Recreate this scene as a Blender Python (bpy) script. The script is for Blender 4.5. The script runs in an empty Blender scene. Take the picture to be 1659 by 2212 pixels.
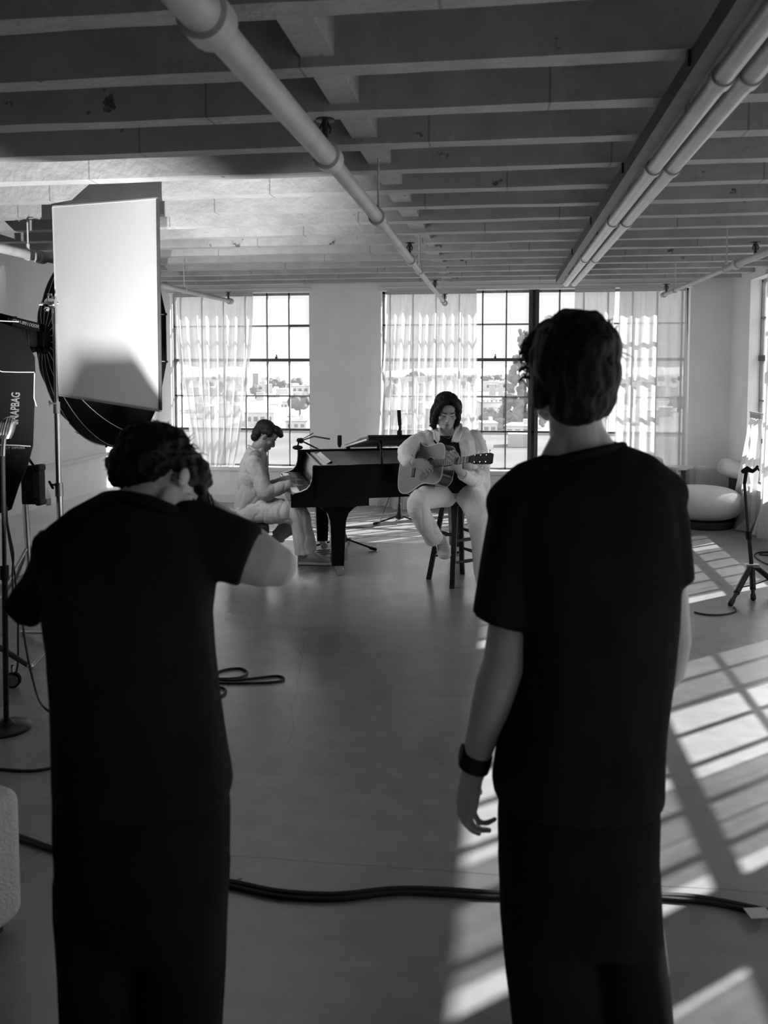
SUN_E, SKY_S, EXPO, OCTA_E, SPOT_E, FLOOR_G = 19.0, 2.2, 0.16, 4.2, 760.0, .24
import bpy, bmesh, math, random
from mathutils import Vector, Matrix, noise
from mathutils.bvhtree import BVHTree
random.seed(7)
SC = bpy.context.scene
COL = SC.collection
V = Vector

# ------------------------------------------------------------------ camera model (used to measure the photograph)
FPX, PPX, PPY, EYE = 1820.0, 829.5, 919.0, 1.68
YAW, PIT = math.atan(251 / FPX), math.atan((PPY - 800) / FPX)
FW = V((-math.sin(YAW) * math.cos(PIT), math.cos(YAW) * math.cos(PIT), -math.sin(PIT)))
RT = V((math.cos(YAW), math.sin(YAW), 0))
UP = RT.cross(FW)
CAM = V((0, 0, EYE))


def ray(x, y): return FW + RT * ((x - PPX) / FPX) - UP * ((y - PPY) / FPX)
def at(x, y, d): return CAM + ray(x, y) * d
def atz(x, y, z=0.0):
    r = ray(x, y)
    return CAM + r * ((z - EYE) / r.z)


# ------------------------------------------------------------------ object helpers
def tag(o, label=None, cat=None, group=None, kind=None):
    if label: o['label'] = label
    if cat: o['category'] = cat
    if group: o['group'] = group
    if kind: o['kind'] = kind
    return o


def thing(name, loc, label=None, cat=None, group=None, kind=None):
    o = bpy.data.objects.new(name, None)
    o.empty_display_size = .1
    o.location = loc
    COL.objects.link(o)
    return tag(o, label, cat, group, kind)


def wloc(o):
    p = V((0, 0, 0))
    while o is not None:
        p += o.location
        o = o.parent
    return p


def link_mesh(name, verts, faces, m, parent=None, smooth=True, fmats=None, loc=None):
    base = wloc(parent) if parent is not None else (V(loc) if loc is not None else V((0, 0, 0)))
    me = bpy.data.meshes.new(name)
    me.from_pydata([V(v) - base for v in verts], [], faces)
    me.update()
    if isinstance(m, (list, tuple)):
        for q in m: me.materials.append(q)
    elif m is not None:
        me.materials.append(m)
    if fmats:
        for p, i in zip(me.polygons, fmats): p.material_index = i
    if smooth:
        me.polygons.foreach_set('use_smooth', [True] * len(me.polygons))
    o = bpy.data.objects.new(name, me)
    COL.objects.link(o)
    if parent is not None: o.parent = parent
    elif loc is not None: o.location = loc
    return o


def perp(t, hint=None):
    t = V(t).normalized()
    h = V(hint) if hint is not None else (V((0, 0, 1)) if abs(t.z) < .9 else V((0, 1, 0)))
    a = h.cross(t)
    if a.length < 1e-5: a = V((1, 0, 0)).cross(t)
    a.normalize()
    return a, t.cross(a).normalized()


def loft(rings, cap=True):
    vs, fs = [], []
    n = len(rings[0])
    for r in rings: vs += [V(p) for p in r]
    for i in range(len(rings) - 1):
        for k in range(n):
            a, b = i * n + k, i * n + (k + 1) % n
            fs.append((a, b, b + n, a + n))
    if cap:
        fs.append(tuple(range(n - 1, -1, -1)))
        e = (len(rings) - 1) * n
        fs.append(tuple(e + k for k in range(n)))
    return vs, fs


def tube(pts, rad, seg=12, dome=False, hint=None, flat=1.0):
    """round bar through pts; rad is a number or a list; flat squeezes the second axis"""
    pts = [V(p) for p in pts]
    n = len(pts)
    rs = [rad] * n if not isinstance(rad, (list, tuple)) else list(rad)
    tang = []
    for i in range(n):
        t = (pts[min(i + 1, n - 1)] - pts[max(i - 1, 0)])
        tang.append(t.normalized() if t.length > 1e-9 else V((0, 0, 1)))
    a, b = perp(tang[0], hint)
    rings = []
    def ring(c, r):
        return [c + (a * math.cos(2 * math.pi * k / seg) + b * math.sin(2 * math.pi * k / seg) * flat) * r for k in range(seg)]
    for i in range(n):
        if i:
            a = (a - tang[i] * a.dot(tang[i]))
            a = a.normalized() if a.length > 1e-6 else perp(tang[i])[0]
            b = tang[i].cross(a).normalized()
        if dome and i == 0:
            for s in (.97, .75, .4): rings.append(ring(pts[0] - tang[0] * rs[0] * s, rs[0] * math.sqrt(1 - s * s)))
        rings.append(ring(pts[i], rs[i]))
        if dome and i == n - 1:
            for s in (.4, .75, .97): rings.append(ring(pts[i] + tang[i] * rs[i] * s, rs[i] * math.sqrt(1 - s * s)))
    return loft(rings)


def spline(pts, n=8):
    """Catmull-Rom through pts"""
    P = [V(p) for p in pts]
    P = [P[0] * 2 - P[1]] + P + [P[-1] * 2 - P[-2]]
    out = []
    for i in range(1, len(P) - 2):
        for k in range(n):
            t = k / n
            out.append(.5 * ((2 * P[i]) + (P[i + 1] - P[i - 1]) * t + (2 * P[i - 1] - 5 * P[i] + 4 * P[i + 1] - P[i + 2]) * t * t
                             + (3 * P[i] - P[i - 1] - 3 * P[i + 1] + P[i + 2]) * t ** 3))
    out.append(P[-2])
    return out


def ell(c, r, M=None, nu=20, nv=14):
    c = V(c)
    if not isinstance(r, (list, tuple)): r = (r, r, r)
    vs, fs = [], []
    vs.append(V((0, 0, -r[2])))
    for j in range(1, nv):
        th = -math.pi / 2 + math.pi * j / nv
        for i in range(nu):
            p = 2 * math.pi * i / nu
            vs.append(V((r[0] * math.cos(th) * math.cos(p), r[1] * math.cos(th) * math.sin(p), r[2] * math.sin(th))))
    vs.append(V((0, 0, r[2])))
    for i in range(nu):
        fs.append((0, 1 + (i + 1) % nu, 1 + i))
        for j in range(nv - 2):
            a, b = 1 + j * nu + i, 1 + j * nu + (i + 1) % nu
            fs.append((a, b, b + nu, a + nu))
        e = 1 + (nv - 2) * nu
        fs.append((e + i, e + (i + 1) % nu, len(vs) - 1))
    if M is not None: vs = [M @ v for v in vs]
    return [v + c for v in vs], fs


def xf(s, M): return [M @ v for v in s[0]], s[1]


def box(c, s, R=None):
    c = V(c)
    vs = [V((x * s[0] / 2, y * s[1] / 2, z * s[2] / 2)) for x in (-1, 1) for y in (-1, 1) for z in (-1, 1)]
    if R is not None: vs = [R @ v for v in vs]
    return [v + c for v in vs], [(0, 1, 3, 2), (4, 6, 7, 5), (0, 4, 5, 1), (2, 3, 7, 6), (0, 2, 6, 4), (1, 5, 7, 3)]


def span(x0, x1, y0, y1, z0, z1): return box(((x0 + x1) / 2, (y0 + y1) / 2, (z0 + z1) / 2), (abs(x1 - x0), abs(y1 - y0), abs(z1 - z0)))


def prism(poly, depth, M):
    """2D polygon (local x,y, counter-clockwise) pushed along local z by depth, placed by M"""
    n = len(poly)
    vs = [M @ V((p[0], p[1], 0)) for p in poly] + [M @ V((p[0], p[1], depth)) for p in poly]
    fs = [tuple(range(n - 1, -1, -1)), tuple(range(n, 2 * n))]
    fs += [(i, (i + 1) % n, (i + 1) % n + n, i + n) for i in range(n)]
    return vs, fs


def lathe(prof, M=None, seg=24):
    """profile (r,z) turned round local z"""
    rings = [[V((max(r, 1e-4) * math.cos(2 * math.pi * k / seg), max(r, 1e-4) * math.sin(2 * math.pi * k / seg), z)) for k in range(seg)] for r, z in prof]
    s = loft(rings)
    return xf(s, M) if M is not None else s


def join(*ss):
    vs, fs = [], []
    for s in ss:
        o = len(vs)
        vs += s[0]
        fs += [tuple(i + o for i in f) for f in s[1]]
    return vs, fs


def part(name, m, parent, *solids, smooth=True, bevel=0, seg=2, auto=True, loc=None):
    s = join(*solids)
    o = link_mesh(name, s[0], s[1], m, parent, smooth=False, loc=loc)
    if bevel:
        b = o.modifiers.new('bevel', 'BEVEL')
        b.width = bevel; b.segments = seg; b.limit_method = 'ANGLE'; b.angle_limit = math.radians(38)
    if smooth:
        me = o.data
        me.polygons.foreach_set('use_smooth', [True] * len(me.polygons))
        if auto:
            bm = bmesh.new(); bm.from_mesh(me)
            for e in bm.edges:
                if len(e.link_faces) == 2 and e.calc_face_angle(0) > math.radians(42): e.smooth = False
            bm.to_mesh(me); bm.free()
    return o


def blob(name, m, parent, solids, voxel=.006, smooth=5, disp=None, extra=None, fac=.5):
    """one continuous skin over many solids"""
    s = join(*solids)
    me = bpy.data.meshes.new('t'); me.from_pydata(s[0], [], s[1])
    o = bpy.data.objects.new('t', me); COL.objects.link(o)
    r = o.modifiers.new('r', 'REMESH'); r.mode = 'VOXEL'; r.voxel_size = voxel; r.adaptivity = 0
    if smooth:
        q = o.modifiers.new('s', 'SMOOTH'); q.iterations = smooth; q.factor = fac
    dg = bpy.context.evaluated_depsgraph_get()
    ev = o.evaluated_get(dg)
    em = bpy.data.meshes.new_from_object(ev)
    vs = [v.co.copy() for v in em.vertices]
    if disp:
        ns = [v.normal.copy() for v in em.vertices]
        vs = [v + n * disp(v, n) for v, n in zip(vs, ns)]
    fs = [tuple(p.vertices) for p in em.polygons]
    bpy.data.objects.remove(o); bpy.data.meshes.remove(me); bpy.data.meshes.remove(em)
    if extra:
        e = join((vs, fs), *extra); vs, fs = e
    if isinstance(m, tuple):     # (materials, chooser(centre) -> slot)
        mats, ch = m
        fm = []
        for f in fs:
            c = V((0, 0, 0))
            for i in f: c += vs[i]
            fm.append(ch(c / len(f)))
        return link_mesh(name, vs, fs, mats, parent, True, fm)
    return link_mesh(name, vs, fs, m, parent, True)


def frame(o, y, zh):
    y = V(y).normalized(); z = V(zh); z = (z - y * z.dot(y)).normalized(); x = y.cross(z)
    M = Matrix((x, y, z)).transposed().to_4x4(); M.translation = V(o)
    return M


def fold(amp, freq, seed=0.0, stretch=(1, 1, .35)):
    def f(v, n):
        p = V((v.x * stretch[0], v.y * stretch[1], v.z * stretch[2])) * freq + V((seed, seed * 2, 0))
        a = noise.noise(p)
        b = noise.noise(p * 2.3 + V((7, 3, 1)))
        return amp * ((1 - abs(a) * 2.4) * .8 + b * .5)
    return f


def crease(amp, freq, seed, stretch):
    """cloth folds: sharp valleys between soft swells, on two scales, bent by a slow drift"""
    def f(v, n):
        p = V((v.x * stretch[0], v.y * stretch[1], v.z * stretch[2])) * freq + V((seed, seed * 2, -seed))
        wv = noise.noise(p * .45 + V((9, 2, 5)))
        p2 = p + V((wv, -wv, wv * 1.6)) * 1.1
        a = abs(noise.noise(p2)); b = abs(noise.noise(p2 * 2.1 + V((4, 8, 1))))
        c = abs(noise.noise(V((p2.x * 3.1, p2.y * 3.1, p2.z * 5.5)) + V((1, 6, 3))))
        return amp * (min(1, a * 3.6) - .66) + amp * .5 * (min(1, b * 3.4) - .62) + amp * .12 * (min(1, c * 3) - .6)
    return f


def letters(txt, size, depth, M, sx=1.0, bold=0.0):
    cu = bpy.data.curves.new('t', 'FONT'); cu.body = txt; cu.size = size; cu.extrude = depth; cu.offset = bold
    cu.align_x = 'CENTER'; cu.align_y = 'CENTER'
    o = bpy.data.objects.new('t', cu); COL.objects.link(o)
    dg = bpy.context.evaluated_depsgraph_get()
    me = bpy.data.meshes.new_from_object(o.evaluated_get(dg))
    vs = [M @ V((v.co.x * sx, v.co.y, v.co.z)) for v in me.vertices]; fs = [tuple(p.vertices) for p in me.polygons]
    bpy.data.objects.remove(o); bpy.data.curves.remove(cu); bpy.data.meshes.remove(me)
    return vs, fs


# ------------------------------------------------------------------ materials (all greys: the picture is black and white)
def mat(name, g, rough=.6, metal=0.0, spec=.5, var=0.0, vscale=6.0, bump=0.0, bscale=60.0, coat=0.0, sheen=0.0, stretch=None):
    m = bpy.data.materials.new(name); m.use_nodes = True
    N, L = m.node_tree.nodes, m.node_tree.links
    b = N['Principled BSDF']
    b.inputs['Base Color'].default_value = (g, g, g, 1)
    b.inputs['Roughness'].default_value = rough
    b.inputs['Metallic'].default_value = metal
    b.inputs['Specular IOR Level'].default_value = spec
    b.inputs['Coat Weight'].default_value = coat
    b.inputs['Sheen Weight'].default_value = sheen
    tc = N.new('ShaderNodeTexCoord')
    src = tc.outputs['Object']
    if stretch:
        mp = N.new('ShaderNodeMapping'); mp.inputs['Scale'].default_value = stretch
        L.new(src, mp.inputs['Vector']); src = mp.outputs['Vector']
    if var:
        n = N.new('ShaderNodeTexNoise'); n.inputs['Scale'].default_value = vscale; n.inputs['Detail'].default_value = 6
        L.new(src, n.inputs['Vector'])
        r = N.new('ShaderNodeMapRange')
        r.inputs['From Min'].default_value = .25; r.inputs['From Max'].default_value = .75
        r.inputs['To Min'].default_value = g * (1 - var); r.inputs['To Max'].default_value = g * (1 + var)
        L.new(n.outputs['Fac'], r.inputs['Value']); L.new(r.outputs['Result'], b.inputs['Base Color'])
    if bump:
        n2 = N.new('ShaderNodeTexNoise'); n2.inputs['Scale'].default_value = bscale; n2.inputs['Detail'].default_value = 5
        L.new(src, n2.inputs['Vector'])
        bp = N.new('ShaderNodeBump'); bp.inputs['Strength'].default_value = bump; bp.inputs['Distance'].default_value = .01
        L.new(n2.outputs['Fac'], bp.inputs['Height']); L.new(bp.outputs['Normal'], b.inputs['Normal'])
    return m


def sheer(name, g, through, trans=.6):
    """thin curtain cloth: part light goes straight through the weave, the rest is scattered both ways"""
    m = bpy.data.materials.new(name); m.use_nodes = True
    N, L = m.node_tree.nodes, m.node_tree.links
    N.remove(N['Principled BSDF']); out = N['Material Output']
    d = N.new('ShaderNodeBsdfDiffuse'); t = N.new('ShaderNodeBsdfTranslucent'); p = N.new('ShaderNodeBsdfTransparent')
    for q in (d, t): q.inputs['Color'].default_value = (g, g, g, 1)
    a = N.new('ShaderNodeMixShader'); a.inputs[0].default_value = trans
    L.new(d.outputs[0], a.inputs[1]); L.new(t.outputs[0], a.inputs[2])
    b = N.new('ShaderNodeMixShader')
    tc = N.new('ShaderNodeTexCoord'); w = N.new('ShaderNodeTexNoise'); w.inputs['Scale'].default_value = 9; w.inputs['Detail'].default_value = 4
    mp = N.new('ShaderNodeMapping'); mp.inputs['Scale'].default_value = (6, 6, .6)
    L.new(tc.outputs['Object'], mp.inputs['Vector']); L.new(mp.outputs['Vector'], w.inputs['Vector'])
    r = N.new('ShaderNodeMapRange'); r.inputs['To Min'].default_value = 1 - through - .06; r.inputs['To Max'].default_value = 1 - through + .06
    r.inputs['From Min'].default_value = .3; r.inputs['From Max'].default_value = .7
    L.new(w.outputs['Fac'], r.inputs['Value']); L.new(r.outputs['Result'], b.inputs[0])
    L.new(p.outputs[0], b.inputs[1]); L.new(a.outputs[0], b.inputs[2])
    L.new(b.outputs[0], out.inputs['Surface'])
    return m


def pane_mat(name, clear, g, frosted=0.0):
    m = bpy.data.materials.new(name); m.use_nodes = True
    N, L = m.node_tree.nodes, m.node_tree.links
    N.remove(N['Principled BSDF']); out = N['Material Output']
    p = N.new('ShaderNodeBsdfTransparent'); gl = N.new('ShaderNodeBsdfGlossy'); gl.inputs['Roughness'].default_value = .05
    p.inputs['Color'].default_value = (.95, .95, .95, 1)
    mx = N.new('ShaderNodeMixShader'); mx.inputs[0].default_value = .04
    L.new(p.outputs[0], mx.inputs[1]); L.new(gl.outputs[0], mx.inputs[2])
    t = N.new('ShaderNodeBsdfTranslucent'); t.inputs['Color'].default_value = (g, g, g, 1)
    m2 = N.new('ShaderNodeMixShader')
    tc = N.new('ShaderNodeTexCoord'); n = N.new('ShaderNodeTexNoise'); n.inputs['Scale'].default_value = 2.4; n.inputs['Detail'].default_value = 7
    L.new(tc.outputs['Object'], n.inputs['Vector'])
    r = N.new('ShaderNodeMapRange'); r.inputs['To Min'].default_value = max(0, 1 - clear - .1 * (1 - clear)); r.inputs['To Max'].default_value = min(1, 1 - clear + .15 * (1 - clear))
    r.inputs['From Min'].default_value = .3; r.inputs['From Max'].default_value = .7
    L.new(n.outputs['Fac'], r.inputs['Value']); L.new(r.outputs['Result'], m2.inputs[0])
    L.new(mx.outputs[0], m2.inputs[1]); L.new(t.outputs[0], m2.inputs[2])
    L.new(m2.outputs[0], out.inputs['Surface'])
    return m


def floor_mat():
    m = bpy.data.materials.new('polished_concrete'); m.use_nodes = True
    N, L = m.node_tree.nodes, m.node_tree.links
    b = N['Principled BSDF']; b.inputs['Specular IOR Level'].default_value = .85
    tc = N.new('ShaderNodeTexCoord')
    def nz(scale, detail, lo, hi, to0, to1, st=None):
        n = N.new('ShaderNodeTexNoise'); n.inputs['Scale'].default_value = scale; n.inputs['Detail'].default_value = detail
        s = tc.outputs['Object']
        if st:
            mp = N.new('ShaderNodeMapping'); mp.inputs['Scale'].default_value = st; L.new(s, mp.inputs['Vector']); s = mp.outputs['Vector']
        L.new(s, n.inputs['Vector'])
        r = N.new('ShaderNodeMapRange'); r.inputs['From Min'].default_value = lo; r.inputs['From Max'].default_value = hi
        r.inputs['To Min'].default_value = to0; r.inputs['To Max'].default_value = to1
        r.clamp = False
        L.new(n.outputs['Fac'], r.inputs['Value']); return r.outputs['Result']
    def mul(a, c):
        q = N.new('ShaderNodeMath'); q.operation = 'MULTIPLY'; L.new(a, q.inputs[0])
        if isinstance(c, float): q.inputs[1].default_value = c
        else: L.new(c, q.inputs[1])
        return q.outputs[0]
    base = mul(nz(.9, 2.5, .2, .8, .78, 1.2), nz(9, 3, .2, .8, .86, 1.12))
    base = mul(base, nz(2.0, 2, .2, .8, .9, 1.08, (1, 5, 1)))
    sx = N.new('ShaderNodeSeparateXYZ')
    wn = N.new('ShaderNodeTexNoise'); wn.inputs['Scale'].default_value = 2.2; wn.inputs['Detail'].default_value = 6
    L.new(tc.outputs['Object'], wn.inputs['Vector']); L.new(tc.outputs['Object'], sx.inputs[0])
    def op(kind, x, y):
        q = N.new('ShaderNodeMath'); q.operation = kind
        for i, v in enumerate((x, y)):
            if isinstance(v, (int, float)): q.inputs[i].default_value = v
            elif v is not None: L.new(v, q.inputs[i])
        return q.outputs[0]
    def crack(x0, y0, x1, y1, width, wob, dark):
        """a wandering joint between two floor points"""
        dx, dy = x1 - x0, y1 - y0; ln = math.hypot(dx, dy); dx, dy = dx / ln, dy / ln
        X = op('SUBTRACT', sx.outputs['X'], x0); Y = op('SUBTRACT', sx.outputs['Y'], y0)
        al = op('ADD', op('MULTIPLY', X, dx), op('MULTIPLY', Y, dy))
        ac = op('ADD', op('MULTIPLY', X, -dy), op('MULTIPLY', Y, dx))
        ac = op('ADD', ac, op('MULTIPLY', op('SUBTRACT', wn.outputs['Fac'], .5), wob))
        far = op('ADD', op('MAXIMUM', op('MULTIPLY', al, -1), 0), op('MAXIMUM', op('SUBTRACT', al, ln), 0))
        d = op('ADD', op('ABSOLUTE', ac, None), far)
        r = N.new('ShaderNodeMapRange'); r.inputs['From Min'].default_value = width * .3; r.inputs['From Max'].default_value = width
        r.inputs['To Min'].default_value = dark; r.inputs['To Max'].default_value = 1
        L.new(d, r.inputs['Value']); return r.outputs['Result']
    for c_ in ((-4.3, 2.66, 2.66, 2.78, .004, .05, .55), (-1.21, 5.1, -.93, 3.6, .005, .12, .62), (-2.6, 5.9, -.9, 6.0, .005, .2, .7)):
        base = mul(base, crack(*c_))
    base = mul(base, FLOOR_G)
    L.new(base, b.inputs['Base Color'])
    L.new(nz(1.4, 2, .1, .9, .19, .36), b.inputs['Roughness'])
    bp = N.new('ShaderNodeBump'); bp.inputs['Strength'].default_value = .06; bp.inputs['Distance'].default_value = .01
    n3 = N.new('ShaderNodeTexNoise'); n3.inputs['Scale'].default_value = 14; n3.inputs['Detail'].default_value = 6
    L.new(tc.outputs['Object'], n3.inputs['Vector']); L.new(n3.outputs['Fac'], bp.inputs['Height']); L.new(bp.outputs['Normal'], b.inputs['Normal'])
    return m


def beam_mat():
    """rough white paint over board-marked concrete, chipped dark here and there"""
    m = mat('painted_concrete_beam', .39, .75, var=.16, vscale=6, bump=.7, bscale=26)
    N, L = m.node_tree.nodes, m.node_tree.links
    b = N['Principled BSDF']
    old = b.inputs['Base Color'].links[0].from_socket
    tc = [n for n in N if n.type == 'TEX_COORD'][0]
    v = N.new('ShaderNodeTexNoise'); v.inputs['Scale'].default_value = 7; v.inputs['Detail'].default_value = 9; v.inputs['Roughness'].default_value = .62
    L.new(tc.outputs['Object'], v.inputs['Vector'])
    r = N.new('ShaderNodeMapRange'); r.inputs['From Min'].default_value = .66; r.inputs['From Max'].default_value = .70
    r.inputs['To Min'].default_value = 1; r.inputs['To Max'].default_value = .25
    L.new(v.outputs['Fac'], r.inputs['Value'])
    q = N.new('ShaderNodeMath'); q.operation = 'MULTIPLY'
    sp_ = N.new('ShaderNodeSeparateXYZ'); L.new(tc.outputs['Object'], sp_.inputs[0])
    def op(kind, x, y=None):
        z = N.new('ShaderNodeMath'); z.operation = kind
        for i, w in enumerate((x, y)):
            if isinstance(w, (int, float)): z.inputs[i].default_value = w
            elif w is not None: L.new(w, z.inputs[i])
        return z.outputs[0]
    row = op('FLOOR', op('DIVIDE', op('SUBTRACT', sp_.outputs['Y'], 2.85), .504))
    fr_ = op('ABSOLUTE', op('SUBTRACT', op('FRACT', op('ADD', op('MULTIPLY', sp_.outputs['X'], .72), op('MULTIPLY', row, .37))), .5))
    sm = N.new('ShaderNodeMapRange'); sm.inputs['From Min'].default_value = .001; sm.inputs['From Max'].default_value = .005
    sm.inputs['To Min'].default_value = .55; sm.inputs['To Max'].default_value = 1; L.new(fr_, sm.inputs['Value'])
    L.new(old, q.inputs[0]); L.new(op('MULTIPLY', r.outputs['Result'], sm.outputs['Result']), q.inputs[1]); L.new(q.outputs[0], b.inputs['Base Color'])
    return m



M = dict(
    floor=floor_mat(), beam=beam_mat(),
    wall=mat('white_wall_paint', .8, .8, var=.05, vscale=2.5, bump=.12, bscale=45),
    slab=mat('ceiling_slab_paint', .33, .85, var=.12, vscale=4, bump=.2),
    backwall=mat('dark_back_wall_paint', .2, .8, var=.1), trim=mat('white_trim_paint', .7, .55, var=.05),
    steel=mat('window_steel_paint', .22, .5, var=.25, vscale=9),
    darksteel=mat('dark_window_steel', .06, .5, var=.3, vscale=9),
    pane=pane_mat('window_glass', .97, .8), frost=pane_mat('dusty_lower_glass', .9, .1),
    sheer=sheer('sheer_curtain_cloth', .66, .3, .5), sheer2=sheer('lined_curtain_cloth', .6, .2, .42),
    pipe=mat('painted_pipe', .5, .5, var=.14, vscale=7, bump=.1), conduit=mat('bare_conduit', .5, .38, .2, var=.1),
    brass=mat('dark_sprinkler_brass', .05, .4, .6),
    chrome=mat('chrome', .7, .16, 1.0), dchrome=mat('worn_steel', .45, .3, 1.0),
    black=mat('black_plastic', .010, .55, spec=.15), blackmetal=mat('black_enamel', .012, .4, spec=.35),
    rubber=mat('black_rubber', .016, .6, spec=.3),
    lacquer=mat('black_piano_lacquer', .006, .16, spec=.16, var=.3, vscale=3),
    ivory=mat('ivory_keys', .75, .3), ebony=mat('ebony_keys', .01, .3), plate=mat('plate_window_sheen', .85, .3, coat=.3), headwood=mat('dark_headstock_wood', .03, .6, spec=.2), gold=mat('cast_piano_plate', .45, .35, .7),
    leather=mat('black_leather', .012, .45, bump=.25, bscale=90),
    fabricblack=mat('black_softbox_nylon', .007, .7, spec=.06, bump=.15, bscale=140),
    piping=mat('white_piping', .75, .6), print=mat('white_print', .2, .7), print2=mat('faint_print', .22, .7),
    panel=mat('white_foam_board', .86, .7, var=.015, vscale=1.5),
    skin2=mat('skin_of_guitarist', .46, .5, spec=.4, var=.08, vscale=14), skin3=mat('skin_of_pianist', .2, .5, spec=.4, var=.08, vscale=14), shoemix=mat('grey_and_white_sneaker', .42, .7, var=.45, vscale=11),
    skin=mat('skin', .62, .5, spec=.4, var=.08, vscale=14, bump=.08, bscale=200),
    lip=mat('lip_skin', .33, .45, var=.06, vscale=30),
    hair=mat('dark_hair', .007, .5, spec=.25, bump=.5, bscale=50, stretch=(6, 6, 1)),
    tee=mat('black_cotton', .022, .95, spec=.06, var=.3, vscale=5, bump=.2, bscale=220),
    trous=mat('black_trouser_cloth', .018, .95, spec=.06, var=.3, vscale=5, bump=.2, bscale=220),
    shirt=mat('pale_grey_linen', .38, .9, spec=.15, var=.05, bump=.25, bscale=180),
    slacks=mat('light_twill', .48, .9, spec=.15, var=.05, bump=.25, bscale=180),
    denim=mat('cream_denim', .9, .9, spec=.15, var=.04, bump=.25, bscale=160),
    shoe=mat('white_sneaker', .62, .6, var=.06), shoegrey=mat('grey_suede', .3, .8), sole=mat('pale_rubber_sole', .6, .6),
    darkshoe=mat('dark_shoe', .02, .5),
    spruce=mat('guitar_spruce', .2, .35, var=.1, vscale=8, coat=.15, stretch=(1, 14, 1)), rosewood=mat('guitar_dark_sides', .04, .25, var=.3, vscale=10, coat=.5),
    guard=mat('pickguard', .1, .3), binding=mat('cream_binding', .6, .4), fret=mat('fretboard', .04, .45),
    stool=mat('black_stool_wood', .01, .4, var=.2),
    boucle=mat('white_boucle', .6, .95, bump=.8, bscale=120), tablewood=mat('grey_table_wood', .24, .5, var=.1), tabletop=mat('pale_table_top', .6, .35),
    plinth=mat('dark_plinth', .02, .6),
    cable=mat('black_cable', .012, .5), whitecable=mat('white_cable', .7, .5), tape=mat('white_tape', .45, .7),
    bottle=pane_mat('clear_bottle', .72, .6), label=mat('bottle_label', .28, .6),
    concrete=mat('city_wall', .5, .9, var=.1, vscale=.2), roofw=mat('pale_roof', .42, .9, var=.12, vscale=.15),
    roofg=mat('near_roof_felt', .115, .9, var=.3, vscale=.25, bump=.3, bscale=3), roofd=mat('grey_roof', .22, .9, var=.2, vscale=.1), cityglass=mat('city_window', .1, .3),
    ground=mat('city_ground', .2, .9, var=.35, vscale=.02), leaf=mat('city_leaves', .09, .9, var=.4, vscale=1.2), trunk=mat('bark', .1, .9),
    hill=mat('haze_pale_hills', .42, 1, var=.08, vscale=.002),  # hills lightened: distance haze put into their colour
    glowcloth=None,
    signletter=mat('sign_letter', .03, .6),
)

def lit_cloth(name, g, e):
    m = mat(name, g, .8)
    b = m.node_tree.nodes['Principled BSDF']
    b.inputs['Emission Color'].default_value = (1, 1, 1, 1); b.inputs['Emission Strength'].default_value = e
    return m
def board(name, g, t):
    m = bpy.data.materials.new(name); m.use_nodes = True
    N, L = m.node_tree.nodes, m.node_tree.links
    N.remove(N['Principled BSDF']); d = N.new('ShaderNodeBsdfDiffuse'); q = N.new('ShaderNodeBsdfTranslucent'); x = N.new('ShaderNodeMixShader')
    for k in (d, q): k.inputs['Color'].default_value = (g, g, g, 1)
    x.inputs[0].default_value = t
    L.new(d.outputs[0], x.inputs[1]); L.new(q.outputs[0], x.inputs[2]); L.new(x.outputs[0], N['Material Output'].inputs['Surface'])
    return m
M['panel'] = board('white_diffusion_cloth', .93, .4)
M['glowcloth'] = lit_cloth('lit_diffuser_cloth', .8, OCTA_E)
# ------------------------------------------------------------------ setting
XR, XL, YF, YB = 2.66, -4.35, 10.3, -2.6
ZJ, ZS = 2.72, 3.02          # underside of joists, underside of slab
SILL, HEAD = .45, 2.65
o = part('floor', M['floor'], None, span(XL - .3, XR + .3, YB - .2, YF + .3, -.25, 0), smooth=False); tag(o, kind='structure')


def wall(name, fixed, a0, a1, opens, axis, th):
    ss = []
    def seg(p0, p1, z0, z1):
        ss.append(span(fixed, fixed + th, p0, p1, z0, z1) if axis == 'x' else span(p0, p1, fixed, fixed + th, z0, z1))
    cur = a0
    for (p0, p1) in sorted(opens):
        seg(cur, p0, 0, ZS); seg(p0, p1, 0, SILL); seg(p0, p1, HEAD, ZS); cur = p1
    seg(cur, a1, 0, ZS)
    o = part(name, M['wall'], None, *ss, smooth=False)
    return tag(o, kind='structure')


OPR = [(7.3, 9.6), (4.36, 6.42), (2.15, 4.16), (-.4, 1.4)]  # last opening: unseen window added to fill light onto the foreground men
wall('wall_right', XR, YB, YF, OPR, 'x', .2)
wall('wall_far', YF, XL - .2, XR + .2, [(-4.165, -2.355), (-1.455, 2.19)], 'y', .2)
wall('wall_left', XL, YB, YF, [(9.6, 10.2)], 'x', -.2)
o = part('wall_back', M['backwall'], None, span(XL - .2, XR + .2, YB - .2, YB, 0, ZS), smooth=False); tag(o, kind='structure')

# low plastered bench along the left wall
bp_ = [(XL - .02, .0), (-3.89, .0), (-3.89, .30), (-3.895, .325), (-3.91, .35), (-3.935, .366), (-3.965, .372), (XL - .02, .372)]
o = part('trim_1', M['wall'], None, loft([[V((x, 3.0, z)) for x, z in bp_], [V((x, 10.25, z)) for x, z in bp_]]), auto=True); tag(o, kind='structure')
# low ledge on the left wall
o = part('trim_2', M['trim'], None, span(XL, XL + .045, 3.0, 8.85, .735, .77), smooth=False); tag(o, kind='structure')
o = part('baseboard_right', M['trim'], None, span(XR - .015, XR, YB, YF, 0, .1), smooth=False); tag(o, kind='structure')
o = part('baseboard_far', M['trim'], None, span(XL + .02, XR, YF - .015, YF, 0, .1), smooth=False); tag(o, kind='structure')

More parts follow.
